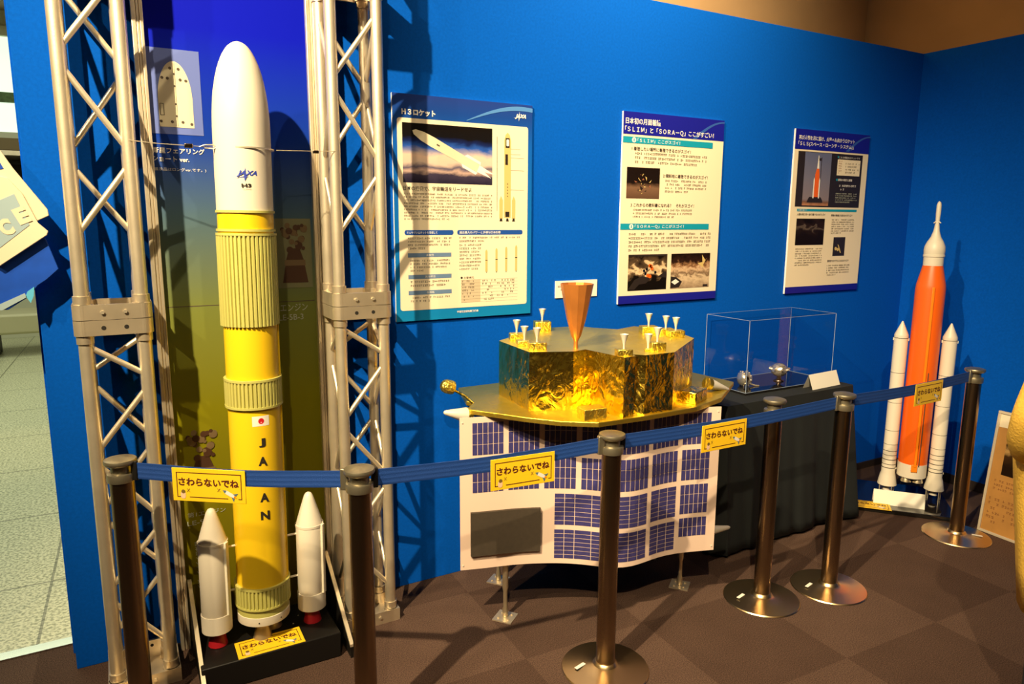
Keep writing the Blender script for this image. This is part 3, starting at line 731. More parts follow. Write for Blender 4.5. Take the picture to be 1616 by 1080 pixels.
for k in range(26):
    b.c = k % 3; x = .128+rnd.uniform(-.035, .035)+.2*rnd.uniform(-.1, .1); z = .600+rnd.uniform(-.042, .042); b.poly([(x+rnd.uniform(-.012, .012), z+rnd.uniform(-.012, .012)) for _ in range(3)], -.0016-.00002*k)
b.build('pictured_lander', [draw_y, dark_print, mat('rust_print', (.30, .10, .05), .6)], P, smooth=0)
g1 = ramp_mat('grey_ground_picture', [(.30, (14, 9, 6)), (.44, (120, 95, 70)), (.50, (235, 205, 165)), (.62, (205, 175, 135)), (.70, (90, 70, 50)), (1, (18, 10, 6))], noise=1.1, nscale=4.5)
MB().rect(.057, .065, .312, .248, -.0012).build('moon_ground_picture', g1, P, smooth=0, uv=True)
b = MB(); b.rect(.057, .238, .312, .248, -.0016); b.poly([(.06, .072), (.10, .12), (.15, .138), (.21, .125), (.175, .10), (.13, .095), (.10, .07)], -.0016); b.poly([(.25, .13), (.30, .16), (.312, .15), (.312, .125)], -.0016)
b.c = 1
for x, z in ((.205, .185), (.212, .175), (.185, .14), (.200, .135), (.198, .19)): b.disc(x, z, .010, -.002, 9)
b.c = 2
for x, z in ((.160, .165), (.178, .172), (.235, .155), (.17, .15)): b.disc(x, z, .008, -.0018, 7)
b.build('pictured_rover', [dark_print, orange, chrome_dk], P, smooth=0)
g2 = ramp_mat('dark_ground_picture', [(0, (150, 125, 100)), (.3, (215, 188, 155)), (.42, (120, 95, 72)), (.55, (215, 180, 145)), (.66, (150, 108, 75)), (.76, (46, 26, 18)), (1, (20, 10, 6))], noise=.45, nscale=9)
MB().rect(.340, .065, .614, .248, -.0012).build('lander_site_picture', g2, P, smooth=0, uv=True)
b = MB(); b.poly([(.34, .068), (.40, .07), (.42, .10), (.38, .125), (.34, .13)], -.0016); b.rect(.57, .068, .605, .08, -.0016)
b.c = 1; b.poly([(.525, .195), (.56, .20), (.555, .24), (.58, .21), (.59, .222), (.565, .185), (.57, .17), (.55, .18)], -.0016)
b.c = 2; b.poly([(.345, .10), (.37, .085), (.40, .10), (.375, .115)], -.002)
b.build('pictured_site_lander', [dark_print, draw_y, wht_ink], P, smooth=0)

P = poster(3.444, 1.230, .664, .940, 'right-hand poster with a black block and launch picture, nearest the wall corner', paper)
MB().rect(0, .828, .664, .940, y).build('header_block', navy, P, smooth=0)
MB().rect(0, 0, .664, .038, y).build('footer_block', navy, P, smooth=0)
b = MB(); b.poly(pts, -.0014); b.build('header_arc', MAT['navy_arc'], P, smooth=0)
text('再び人類を月に届け、火星へも向かうロケット', .05, wht_ink, P, (.028, -.0016, .894), align='LEFT', bold=.0009, stretch=(.495, .025))
text('「ＳＬＳ(スペース・ローンチ・システム)」', .05, wht_ink, P, (.026, -.0016, .859), align='LEFT', bold=.0009, stretch=(.490, .028))
MB().rect(.033, .505, .611, .818, -.001).build('black_block', dark_print, P, smooth=0)
sk = ramp_mat('launch_picture', [(0, (190, 130, 95)), (.06, (120, 85, 70)), (.12, (132, 120, 130)), (.5, (118, 116, 138)), (1, (96, 104, 140))], noise=.08, nscale=5)
MB().rect(.092, .513, .324, .815, -.0014).build('launch_picture', sk, P, smooth=0, uv=True)
b = MB(); x = .208; b.poly([(x-.020, .56), (x+.018, .56), (x+.018, .69), (x+.012, .725), (x-.008, .725), (x-.020, .69)], -.002)
b.c = 1; b.poly([(x-.030, .555), (x-.020, .555), (x-.020, .66), (x-.025, .675), (x-.030, .66)], -.0021); b.poly([(x+.018, .555), (x+.028, .555), (x+.028, .66), (x+.023, .675), (x+.018, .66)], -.0021)
b.poly([(x-.008, .725), (x+.012, .725), (x+.008, .76), (x+.003, .80), (x-.001, .80), (x-.004, .76)], -.0021)
b.c = 2; b.poly([(.13, .53), (.27, .53), (.265, .545), (.25, .562), (.15, .562), (.14, .55)], -.002); b.rect(x+.026, .56, x+.031, .79, -.0019); b.rect(x-.004, .77, x+.025, .785, -.0019)
b.build('pictured_rocket', [orange, wht_ink, dark_print], P, smooth=0)
MB().rect(.380, .693, .592, .786, -.0014).build('table_block', paper, P, smooth=0)
paragraph(P, .392, .780, .425, .697, 6, m=MAT['rust_print'], y=-.0018, density=.9)
paragraph(P, .455, .768, .585, .700, 4, y=-.0018, density=.6)
text('こんな性能のロケットです', .02, wht_ink, P, (.390, -.0016, .798), align='LEFT', stretch=(.195, .012))
text('開発の現状と課題', .02, wht_ink, P, (.398, -.0016, .667), align='LEFT', bold=.00025, stretch=(.13, .014))
b = MB(); b.disc(.386, .667, .007, -.0016); b.disc(.383, .799, .006, -.0016); b.build('bullet', teal, P, smooth=0)
paragraph(P, .40, .640, .565, .596, 2, m=wht_ink, y=-.0016, density=.7)
paragraph(P, .384, .590, .586, .528, 5, m=ghost_ink, y=-.0016)
MB().rect(.055, .479, .595, .493, -.0012).build('heading_bar', teal, P, smooth=0)
text('人類を乗せて', .02, wht_ink, P, (.062, -.0018, .486), align='LEFT', stretch=(.08, .009))
text('人類を再び月へ送り届けるのがスゴイ', .02, ink, P, (.056, -.0014, .461), align='LEFT', bold=.00025, stretch=(.25, .013))
text('最強の推進力を誇るのがスゴイ', .02, ink, P, (.360, -.0014, .458), align='LEFT', bold=.00025, stretch=(.20, .013))
text('国際協力のモデルになるのがスゴイ', .02, ink, P, (.358, -.0014, .184), align='LEFT', bold=.00025, stretch=(.20, .013))
cap = ramp_mat('capsule_picture', [(.3, (20, 11, 9)), (.55, (34, 22, 18)), (.68, (96, 82, 74)), (.74, (40, 26, 22)), (1, (18, 9, 7))], noise=.9, nscale=3.5)
MB().rect(.057, .283, .306, .437, -.0012).build('capsule_picture', cap, P, smooth=0, uv=True)
MB().rect(.400, .214, .510, .327, -.0012).build('satellite_picture', dark_print, P, smooth=0)
b = MB(); b.poly([(.44, .285), (.452, .278), (.478, .232), (.468, .232)], -.0018); b.disc(.425, .258, .011, -.0018, 9); b.disc(.445, .252, .010, -.0019, 9); b.poly([(.43, .262), (.462, .256), (.46, .248), (.43, .25)], -.002)
b.build('pictured_satellite', MAT['drawing_yellow'], P, smooth=0)
paragraph(P, .370, .435, .580, .342, 7, y=-.001)
paragraph(P, .066, .264, .302, .156, 8, y=-.001)
paragraph(P, .357, .160, .568, .088, 5, y=-.001)

t = thing('caption_card', 'small white caption card on the wall behind the copper nozzle', 'card', (1.850, -.006, 1.280))
MB().box((0, 0, 0), (.243, .0055, .082)).build('card', white2, t)
paragraph(t, .012, .060, .06, .03, 2, y=-.0006, density=.6)

# ------------------------------------------------------------------ gold moon lander
ld = thing('lunar_lander_model', 'gold foil moon lander model with copper nozzle and printed solar cells', 'lander model', (1.7, -.5, 0))
LO = Vector((1.7, -.5, 0))
def L_(p): return tuple(Vector(p)-LO)
zd = .91; zt = 1.145
deck = [(1.314, -.051), (1.241, -.285), (1.262, -.315), (1.185, -.398), (1.258, -.502), (1.334, -.614), (1.421, -.719), (1.538, -.801), (1.765, -.812), (2.020, -.806), (2.221, -.742), (2.498, -.547), (2.479, -.301), (1.9, -.045)]
deck = [(x-LO.x, y_-LO.y) for x, y_ in deck]
MB().prism(deck, zd-.020, zd).build('deck', gold_flat, ld, smooth=0, bevel=.003)
# the body is a foil-wrapped box with a waist in front and behind
body = [(1.411, -.252), (1.390, -.539), (1.551, -.607), (1.618, -.590), (1.650, -.800), (1.705, -.795), (1.716, -.765), (1.752, -.800), (1.892, -.802), (2.199, -.585), (2.274, -.358), (2.192, -.180), (2.060, -.225), (1.990, -.135), (1.955, -.055), (1.817, -.035), (1.685, -.055), (1.560, -.15)]
body = [(x-LO.x, y_-LO.y) for x, y_ in body]
def wrapped(poly, z0, z1, name, mats, sub=10, amp=.004, seed=1):
    """a foil-wrapped prism whose sides are finely divided and gently crumpled"""
    rnd = random.Random(seed); pts = []
    n = len(poly)
    for i in range(n):
        a = Vector(poly[i]); b = Vector(poly[(i+1) % n]); k = max(2, int((b-a).length/.03))
        for j in range(k): pts.append((a.lerp(b, j/k), j == 0, (b-a).normalized()))
    cols = len(pts); m = MB(); vs = []
    for r in range(sub+1):
        z = z0+(z1-z0)*r/sub
        for p, corner, d in pts:
            nrm = Vector((d.y, -d.x)); e = 0 if (corner or r in (0, sub)) else rnd.uniform(-amp, amp)
            q = p+nrm*e; vs.append((q.x, q.y, z+(0 if r in (0, sub) or corner else rnd.uniform(-.006, .006))))
    fs = [(r*cols+i, r*cols+(i+1) % cols, (r+1)*cols+(i+1) % cols, (r+1)*cols+i) for r in range(sub) for i in range(cols)]
    m.add(vs, fs); m.c = 1
    m.add([(p.x, p.y, z1) for p, _, _ in pts], [tuple(range(cols))])
    m.c = 0; m.add([(p.x, p.y, z0) for p, _, _ in pts], [tuple(range(cols))[::-1]])
    return m.build(name, mats, ld, smooth=28)
wrapped(body, zd, zt, 'foil_body', [gold, gold_dull])
# copper main nozzle
nx, ny = 1.601-LO.x, -.548-LO.y
m = MB(); m.lathe([(.0095, zt), (.0085, zt+.028), (.012, zt+.036), (.020, zt+.050), (.039, zt+.12), (.053, zt+.19), (.066, zt+.258), (.063, zt+.258), (.050, zt+.19), (.035, zt+.12), (.014, zt+.06)], 12, (nx, ny))
m.build('main_nozzle', copper, ld, smooth=10)
# small thrusters on gold boxes
for x, y_, zb, bw in [(1.493, -.259, .028, .062), (1.452, -.395, .022, .062), (1.448, -.500, .030, .070), (1.722, -.095, .045, .075), (1.672, -.765, .026, .060), (2.110, -.385, .034, .075), (2.165, -.438, .026, .07), (2.150, -.520, .030, .07), (1.815, -.735, .012, .03), (1.852, -.745, .036, .060)]:
    m = MB(); x -= LO.x; y_ -= LO.y
    m.box((x-bw/2, y_-bw*.36, zt), (x+bw/2, y_+bw*.36, zt+zb), Matrix.Rotation(math.radians(-19), 3, 'Z'))
    th = m.build('thruster_box', gold_box, ld, bevel=.003)
    z = zt+zb
    MB().lathe([(.0042, z), (.0042, z+.014), (.0068, z+.026), (.0128, z+.046), (.0168, z+.056), (.0150, z+.056), (.010, z+.042), (.004, z+.024)], 16, (x, y_)).build('thruster_nozzle', silver, th)
# boxes on the deck
MB().box((-.048, -.032, 0), (.048, .032, .045)).build('equipment_box', gold_box, ld, L_((1.545, -.745, zd)), (0, 0, math.radians(-6)), bevel=.003)
MB().prism([(-.06, -.035), (.06, -.038), (.055, .035), (-.06, .036)], 0, .050).build('equipment_box', gold, ld, L_((2.075, -.725, zd)), (0, 0, math.radians(26)), bevel=.004)
# ball antenna on an arm, left
m = MB(); m.tube([L_((1.262, -.315, zd-.008)), L_((1.235, -.285, zd+.022)), L_((1.195, -.255, zd+.048))], .006, 8); am = m.build('antenna_arm', gold, ld)
ba = MB(); d = Vector((-.72, .05, .22)).normalized(); q = d.to_track_quat('Z', 'Y').to_matrix()
c0 = Vector(L_((1.172, -.250, .972)))
def axf(p): return None
mm = Matrix.Translation(c0)@q.to_4x4()
ba.lathe([(.020, -.030), (.028, -.026), (.030, -.012), (.029, .008), (.024, .020), (.014, .028), (.002, .031)], 14, ax=mm); ba.build('antenna_ball', gold_box, am, smooth=20)
# silver cones
for a_, b_, r in [((1.185, -.392, .885), (1.090, -.395, .908), .030), ((2.262, -.630, .942), (2.372, -.640, .906), .026), ((2.165, -.705, .300), (2.345, -.718, .290), .030)]:
    a_ = Vector(L_(a_)); b_ = Vector(L_(b_)); mm = Matrix.Translation(a_)@((b_-a_).normalized().to_track_quat('Z', 'Y').to_matrix().to_4x4()); ln = (b_-a_).length
    cn = MB().lathe([(r, 0), (r*.98, .004), (r*.30, ln*.93), (r*.16, ln*.985), (.001, ln)], 28, ax=mm).build('cone_antenna', silver, ld)
    bm = MB(); bm.lathe([(r*1.02, -.022), (r*1.04, 0)], 20, ax=mm); bm.build('cone_base', gold_box, cn)
# wavy solar sheet under the front edge
PA = Vector((1.138, -.437)); PB = Vector((2.172, -.792)); PD = (PB-PA).normalized(); PN = Vector((PD.y, -PD.x)); PL = (PB-PA).length
def bulge(s): return .085*math.exp(-((s-.60)/.15)**2)-.012*math.exp(-((s-.22)/.12)**2)
def sp_(s, z, off=0):
    p = PA+PD*PL*s; ds = .004; tx = PD*PL*2*ds+PN*(bulge(s+ds)-bulge(s-ds)); tx.normalize(); nn = Vector((tx.y, -tx.x))
    p = p+PN*bulge(s)+nn*off; return (p.x-LO.x, p.y-LO.y, z)
zb, zp = .253, .889
m = MB(); N = 60
vs = []
for i in range(N+1):
    s = i/N; vs += [sp_(s, zb), sp_(s, zp), sp_(s, zp, -.003), sp_(s, zb, -.003)]
fs = []
for i in range(N):
    for k in range(4): fs.append((4*i+k, 4*i+4+k, 4*i+4+(k+1) % 4, 4*i+(k+1) % 4))
fs += [(0, 1, 2, 3), (4*N+3, 4*N+2, 4*N+1, 4*N)]
sheet = m.add(vs, fs).build('solar_sheet', panel_pink, ld, smooth=40)
H = zp-zb
def module(s0, s1, v0, v1, nc, nr):
    m = MB(); g = .0022; cw = (s1-s0)/nc; ch = (v1-v0)/nr
    for i in range(nc):
        for j in range(nr):
            a = s0+cw*i+.0011; b = s0+cw*(i+1)-.0011; z1 = zp-H*(v0+ch*j)-.0011; z0 = zp-H*(v0+ch*(j+1))+.0011
            q = 3 if nc <= 3 else 2; vv = []; ff = []
            for k in range(q+1):
                s = a+(b-a)*k/q; vv += [sp_(s, z0, .0012), sp_(s, z1, .0012)]
            for k in range(q): ff.append((2*k, 2*k+2, 2*k+3, 2*k+1))
            m.add(vv, ff)
    m.build('solar_module', cell, sheet, smooth=30)
for c in range(7):
    s0 = .045+.1335*c; s1 = s0+.116
    module(s0, s1, .035, .245, 6, 3); module(s0, s1, .278, .490, 6, 3)
    if c >= 3 and c < 6:
        module(s0, s1, .522, .735, 3, 7); module(s0, s1, .765, .965, 3, 7)
module(.352, .462, .522, .735, 3, 7); module(.352, .462, .765, .965, 3, 7)
module(.846, .962, .520, .725, 6, 3); module(.846, .962, .752, .885, 6, 2)
m = MB()
vv = []
for i in range(9):
    s = .038+.262*i/8; vv += [sp_(s, zp-H*.905, .014), sp_(s, zp-H*.615, .014), sp_(s, zp-H*.615, .0005), sp_(s, zp-H*.905, .0005)]
ff = [(4*i+k, 4*i+4+k, 4*i+4+(k+1) % 4, 4*i+(k+1) % 4) for i in range(8) for k in range(4)]+[(0, 1, 2, 3), (35, 34, 33, 32)]
m.add(vv, ff).build('black_slab', slab, sheet, smooth=30, label='plain charcoal rectangle low on the left of the solar sheet')
m = MB()
for s, z in ((.010, zp-.02), (.988, zp-.02), (.99, zb+.02), (.01, zb+.02)): m.cyl(sp_(s, z, .0001), sp_(s, z, .003), .003, n=8)
m.build('rivet', silver, sheet)
# hidden black block added as shade under the deck; legs with square feet
lower = [(1.36, -.30), (1.44, -.44), (1.70, -.56), (2.08, -.62), (2.22, -.50), (2.10, -.24), (1.62, -.14)]
MB().prism([(x-LO.x, y_-LO.y) for x, y_ in lower], .34, zd-.020).build('underdeck_shade', black, ld)
for x, y_ in ((1.335, -.455), (2.165, -.605), (1.458, -.165), (2.24, -.30)):
    m = MB(); x -= LO.x; y_ -= LO.y
    m.lathe([(.012, .006), (.012, .04), (.009, .05), (.009, .12), (.013, .14), (.013, zd-.025)], 16, (x, y_)); lg = m.build('leg', nozzle_m, ld)
    f = MB(); rr = Matrix.Rotation(math.radians(38), 3, 'Z')
    f.box((x-.042, y_-.042, 0), (x+.042, y_+.042, .005), rr)
    for a in range(4):
        v = Vector((.030*math.cos(PI/4+a*PI/2), .030*math.sin(PI/4+a*PI/2))); v.rotate(Matrix.Rotation(math.radians(38), 2)); f.cyl((x+v.x, y_+v.y, .005), (x+v.x, y_+v.y, .010), .005, n=6)
    f.build('foot_plate', alu2, lg)

# ------------------------------------------------------------------ table with cloth, acrylic case, probes
TX0, TX1, TY0, TY1, TZ = 2.575, 3.535, -.435, -.035, .757
tb = thing('display_table', 'small table right of the gold lander, hidden under a black cloth', 'table', ((TX0+TX1)/2, (TY0+TY1)/2, 0))
hx, hy = (TX1-TX0)/2-.02, (TY1-TY0)/2-.02
MB().box((-hx, -hy, TZ-.030), (hx, hy, TZ-.004)).build('tabletop', brown, tb)
for sx in (-1, 1):
    for sy in (-1, 1): MB().box((sx*(hx-.04)-.018, sy*(hy-.04)-.018, 0), (sx*(hx-.04)+.018, sy*(hy-.04)+.018, TZ-.030)).build('leg', black, tb)
m = MB(); n = 220; rings = 14; cx, cy = (TX0+TX1)/2, (TY0+TY1)/2; vs = []
def perim(u):
    a, b = (TX1-TX0)/2, (TY1-TY0)/2; P_ = 4*(a+b); d = (u % 1)*P_; r = .03
    if d < 2*a: x, y_, nx_, ny_ = -a+d, -b, 0, -1
    elif d < 2*a+2*b: x, y_, nx_, ny_ = a, -b+(d-2*a), 1, 0
    elif d < 4*a+2*b: x, y_, nx_, ny_ = a-(d-2*a-2*b), b, 0, 1
    else: x, y_, nx_, ny_ = -a, b-(d-4*a-2*b), -1, 0
    return x, y_, nx_, ny_
rnd = random.Random(11); ph = [rnd.uniform(0, 6.28) for _ in range(6)]
for k in range(rings+1):
    t_ = k/rings
    for i in range(n):
        u = i/n; x, y_, nx_, ny_ = perim(u)
        w = (.8*math.sin(u*2*PI*13+ph[0])+.35*math.sin(u*2*PI*29+ph[1])+.9*math.sin(u*2*PI*7+ph[2]))/2.2
        fl = (.010+.055*t_)+(.022*w)*t_**.8
        if ny_ == 1: fl = min(fl, .004+.018*t_)
        corner = max(0, 1-min(abs(abs(x)-(TX1-TX0)/2), 1)/.12)*max(0, 1-min(abs(abs(y_)-(TY1-TY0)/2), 1)/.12)
        lx, ly = nx_*fl, ny_*fl
        if corner > 0 and y_ < 0:
            lx += math.copysign(1, x)*.03*corner*t_; ly -= .03*corner*t_
        z = TZ-(TZ-.018)*t_
        vs.append((x+lx, y_+ly, z))
fs = [(k*n+i, (k+1)*n+i, (k+1)*n+(i+1) % n, k*n+(i+1) % n) for k in range(rings) for i in range(n)]
fs.append(tuple(range(n)))
m.add(vs, fs)
tc = m.build('tablecloth', cloth, None, (cx, cy, 0), smooth=60)
tag(tc, 'black cloth draped to the floor over the table beside the lander', 'tablecloth')
sd = tc.modifiers.new('thick', 'SOLIDIFY'); sd.thickness = .002; sd.offset = 1
ck = thing('display_case', 'clear acrylic display case on the black-clothed table', 'display case', (2.815, -.335, TZ+.0015))
CW, CD, CHH = .672, .300, .388
MB().box((0, 0, 0), (CW, CD, .012)).build('base_plate', gloss_black, ck, bevel=.002)
m = MB(); th = .004
m.box((0, 0, .012), (CW, th, CHH)); m.box((0, CD-th, .012), (CW, CD, CHH)); m.box((0, th, .012), (th, CD-th, CHH)); m.box((CW-th, th, .012), (CW, CD-th, CHH)); m.box((0, 0, CHH), (CW, CD, CHH+th))
cv = m.build('cover', acrylic, ck, smooth=0, label='clear acrylic cover with thin pale edges')
m = MB(); e = .0010
for x in (0, CW):
    for y_ in (0, CD): m.box((x-e, y_-e, .012), (x+e, y_+e, CHH+th))
for z in (CHH+th-e*.5, .0135):
    for y_ in (0, CD): m.box((-e, y_-e, z-e*.7), (CW+e, y_+e, z+e*.7))
    for x in (0, CW): m.box((x-e, -e, z-e*.7), (x+e, CD+e, z+e*.7))
m.build('edge', acr_edge, cv, smooth=0)
zc = TZ+.0135
# two little silver probes inside the case
pr = thing('lunar_probe_model', 'small silver probe with opened shell and tail, on the left in the case', 'probe model', (2.945, -.205, zc+.040), (0, 0, math.radians(-18)))
m = MB()
for s in (-1, 1):
    pf = [(.040*math.cos(a), .012+.026*math.sin(a)) for a in [PI/2*k/8 for k in range(9)]]
    mm = Matrix.Rotation(math.radians(90)*s, 4, 'Y')
    w = MB(); w.lathe([(.032, .010), (.040, .012)]+pf[1:-1]+[(.004, .038)], 24, ax=mm)
    for k in range(10):
        a = 2*PI*k/10; w.box((.033*math.cos(a)-.004, .033*math.sin(a)-.004, .016), (.033*math.cos(a)+.009, .033*math.sin(a)+.009, .022)) if False else None
    w.build('wheel_shell', chrome, pr, smooth=25)
    sk_ = MB()
    for k in range(12):
        a = 2*PI*k/12; p0 = mm@Vector((.039*math.cos(a), .039*math.sin(a), .012)); p1 = mm@Vector((.044*math.cos(a), .044*math.sin(a), .018)); sk_.cyl(p0, p1, .005, .002, 6)
    sk_.build('cleat', chrome, pr)
MB().cyl((-.014, 0, 0), (.014, 0, 0), .018, n=16).build('axle', chrome_dk, pr)
m = MB(); m.cyl((0, -.018, .006), (0, -.030, .010), .008, .009, 12); m.build('camera_eye', chrome_dk, pr)
m = MB(); m.tube([(.004, .010, -.010), (.03, -.01, -.028), (.055, -.018, -.036), (.075, -.022, -.0375)], .0045, 8, [1.6, 1.2, .9, .9]); m.build('tail', chrome, pr)
pr2 = thing('lunar_probe_model', 'small closed silver ball probe in the middle of the case', 'probe model', (3.215, -.205, zc+.062))
m = MB(); rows = 9; cols = 14; vs = []
for r in range(rows+1):
    ph_ = PI*r/rows
    for c in range(cols):
        a = 2*PI*(c+.5*(r % 2))/cols; rr = .044*(1.0+(.10 if (c+r) % 2 else -.05)); vs.append((rr*math.sin(ph_)*math.cos(a), rr*math.sin(ph_)*math.sin(a), .036*math.cos(ph_)*(1+(.06 if (c+r) % 2 else 0))))
m.add(vs, [(r*cols+c, (r+1)*cols+c, (r+1)*cols+(c+1) % cols, r*cols+(c+1) % cols) for r in range(rows) for c in range(cols)])
m.build('shell', chrome, pr2, smooth=12)
m = MB()
for k in range(8):
    a = 2*PI*k/8+.2; m.cyl((.042*math.cos(a), .042*math.sin(a), .004), (.058*math.cos(a), .058*math.sin(a), .009), .009, .004, 8)
m.build('cleat', chrome, pr2)
MB().lathe([(.030, -.060), (.028, -.056), (.014, -.050), (.012, -.030)], 18).build('cup_stand', chrome_dk, pr2)
def folded_card(label, loc, rz, w, h, d):
    t = thing('folded_card', label, 'card', loc, (0, 0, rz)); m = MB()
    m.add([(-w/2, -d, 0), (w/2, -d, 0), (w/2, 0, h), (-w/2, 0, h), (w/2, d, 0), (-w/2, d, 0)], [(0, 1, 2, 3), (3, 2, 4, 5)])
    m.add([(-w/2, -d+.001, 0), (w/2, -d+.001, 0), (w/2, 0, h-.002), (-w/2, 0, h-.002), (w/2, d-.001, 0), (-w/2, d-.001, 0)], [(3, 2, 1, 0), (5, 4, 2, 3)])
    m.build('card', white2, t, smooth=0); return t
t = folded_card('white folded card on the tablecloth in front of the acrylic case', (3.355, -.378, TZ+.002), math.radians(4), .250, .078, .030)
t = folded_card('white folded card on the glossy base in front of the orange rocket', (3.895, -.545, .0265), math.radians(-49.4), .265, .080, .030)

# ------------------------------------------------------------------ orange rocket model
RZ = math.radians(-49.4)
gb = thing('glossy_base', 'thin glossy black base board in the corner under the orange rocket', 'base board', (3.635, -.400, 0), (0, 0, RZ))
MB().box((0, 0, 0), (.560, .480, .026)).build('board', gloss_black, gb, bevel=.003)
orr = thing('rocket_model', 'orange rocket model with two white boosters standing in the wall corner', 'rocket model', (4.072, -.500, .026), (0, 0, RZ))
def oz(z): return z-.026
m = MB(); m.lathe([(.0765, oz(.245)), (.0765, oz(1.275)), (.074, oz(1.30)), (.051, oz(1.408))], 48); m.build('core_stage', orange, orr, smooth=25)
m = MB(); m.lathe([(.0750, oz(.160)), (.0775, oz(.163)), (.0775, oz(.2455)), (.0765, oz(.2455))], 48); m.build('engine_section', white, orr)
m = MB()
for k in range(4):
    a = PI/4+k*PI/2; m.lathe([(.030, oz(.132)), (.026, oz(.150)), (.018, oz(.168))], 20, (.042*math.cos(a), .042*math.sin(a)))
m.build('main_engine', nozzle_m, orr)
prof = [(.0510, oz(1.408)), (.0510, oz(1.455)), (.0545, oz(1.458)), (.0545, oz(1.468)), (.0520, oz(1.470)), (.0540, oz(1.492)), (.0520, oz(1.515)), (.0420, oz(1.540)), (.0260, oz(1.568)), (.0160, oz(1.600)), (.0110, oz(1.640)), (.0105, oz(1.655)), (.0125, oz(1.700)), (.0118, oz(1.745)), (.0080, oz(1.760)), (.001, oz(1.766))]
MB().lathe(prof, 40).build('crew_capsule', white, orr, smooth=40)
m = MB()
for k in range(4):
    a = k*PI/2+.6; m.cyl((.009*math.cos(a), .009*math.sin(a), oz(1.653)), (.024*math.cos(a), .024*math.sin(a), oz(1.646)), .0045, .003, 8)
m.build('abort_nozzle', white, orr)
m = MB(); m.box((-.006, -.086, oz(.235)), (.008, -.074, oz(1.29))); m.build('fuel_duct', orange2, orr, bevel=.002)
m = MB(); m.cyl((.020, -.079, oz(.24)), (.020, -.079, oz(.80)), .0022, n=8); m.build('fuel_pipe', ink2, orr)
m = MB(); m.box((-.018, -.084, oz(.205)), (.014, -.074, oz(.25))); m.build('duct_foot', orange2, orr, bevel=.002)
for s in (-1, 1):
    bprof = [(.052, oz(.092)), (.053, oz(.094)), (.043, oz(.150)), (.0375, oz(.170)), (.0375, oz(1.000)), (.0365, oz(1.006)), (.004, oz(1.082)), (.001, oz(1.084))]
    bo = MB().lathe(bprof, 36).build('booster', white, orr, loc=(s*.124, -.004, 0), smooth=30)
    m = MB()
    for z, w in ((.200, .004), (.222, .003), (.250, .004), (.278, .003), (.305, .003), (.345, .002), (.43, .002), (.60, .002), (.78, .002), (.985, .003)):
        m.lathe([(.0370, oz(z)), (.0380, oz(z)), (.0380, oz(z+w)), (.0370, oz(z+w))], 36, caps=False)
    m.build('band', ink, bo)
    m = MB(); m.box((.034, -.005, oz(.19)), (.0415, .005, oz(.20))); m.box((-.0415, -.005, oz(.97)), (.0415, .005, oz(.985))); m.build('attachment', cream, bo)
    MB().lathe([(.021, oz(.058)), (.020, oz(.062)), (.013, oz(.095))], 20).build('nozzle', white, bo)
    m = MB()
    for a in (.4, 2.0, 3.6, 5.2): m.cyl((.045*math.cos(a), .045*math.sin(a), 0), (.045*math.cos(a), .045*math.sin(a), oz(.095)), .0035, n=8)
    m.build('support_peg', alu, bo)
s1 = thing('touch_sign', 'yellow do-not-touch sign lying on the glossy base under the orange rocket', 'sign', (0, 0, 0), (0, 0, 0), 'yellow do-not-touch signs')
sign_parts(s1)
s1.matrix_world = Matrix.Translation((3.660, -.4575, .0275))@Matrix.Rotation(RZ, 4, 'Z')@Matrix.Translation((.055, .055, 0))@Matrix.Rotation(math.radians(-89), 4, 'X')

# ------------------------------------------------------------------ barrier posts, belts and hanging signs
POST = {1: (-.020, -.425), 2: (.606, -.862), 3: (1.496, -.937), 4: (2.405, -.865), 5: (2.752, -.945), 6: (3.832, -.913)}
LAB = {1: 'barrier post furthest left, in front of the left truss tower', 2: 'barrier post in front of the right truss tower', 3: 'barrier post standing in front of the gold lander', 4: 'barrier post behind the belt, left one of the close pair by the table', 5: 'barrier post with belts on both sides, right one of the close pair', 6: 'barrier post furthest right, in front of the orange rocket corner'}
TAGROT = {k: (-.088, .036, .24) for k in range(1, 6)}; TAGROT[6] = (.060, -.075, -1.0)
def make_post(k):
    x, y_ = POST[k]
    t = thing('barrier_post', LAB[k], 'barrier post', (x, y_, 0), (0, 0, 0), 'brass-toned belt barrier posts')
    MB().lathe([(.160, 0), (.163, .003), (.160, .007), (.10, .013), (.055, .018), (.046, .022), (.042, .030), (.038, .034)], 64).build('base', brass_base, t, smooth=30)
    MB().lathe([(.0350, .030), (.0350, .840)], 36).build('pole', steel, t)
    m = MB(); m.lathe([(.0350, .838), (.0405, .840), (.0415, .845), (.0415, .862), (.0405, .866), (.029, .868), (.029, .891), (.041, .893), (.0465, .898), (.0475, .904), (.0455, .910), (.030, .9145), (.001, .916)], 44)
    m.build('cap', steel_cap, t, smooth=40)
    sx_, sy_, a = TAGROT[k]; MB().box((-.024, -.007, 0), (.024, .007, .0015)).build('sticker', white2, t, loc=(sx_, sy_, .0162), rot=(0, 0, a), label='small white sticker on the base')
    return t
for k in POST: make_post(k)
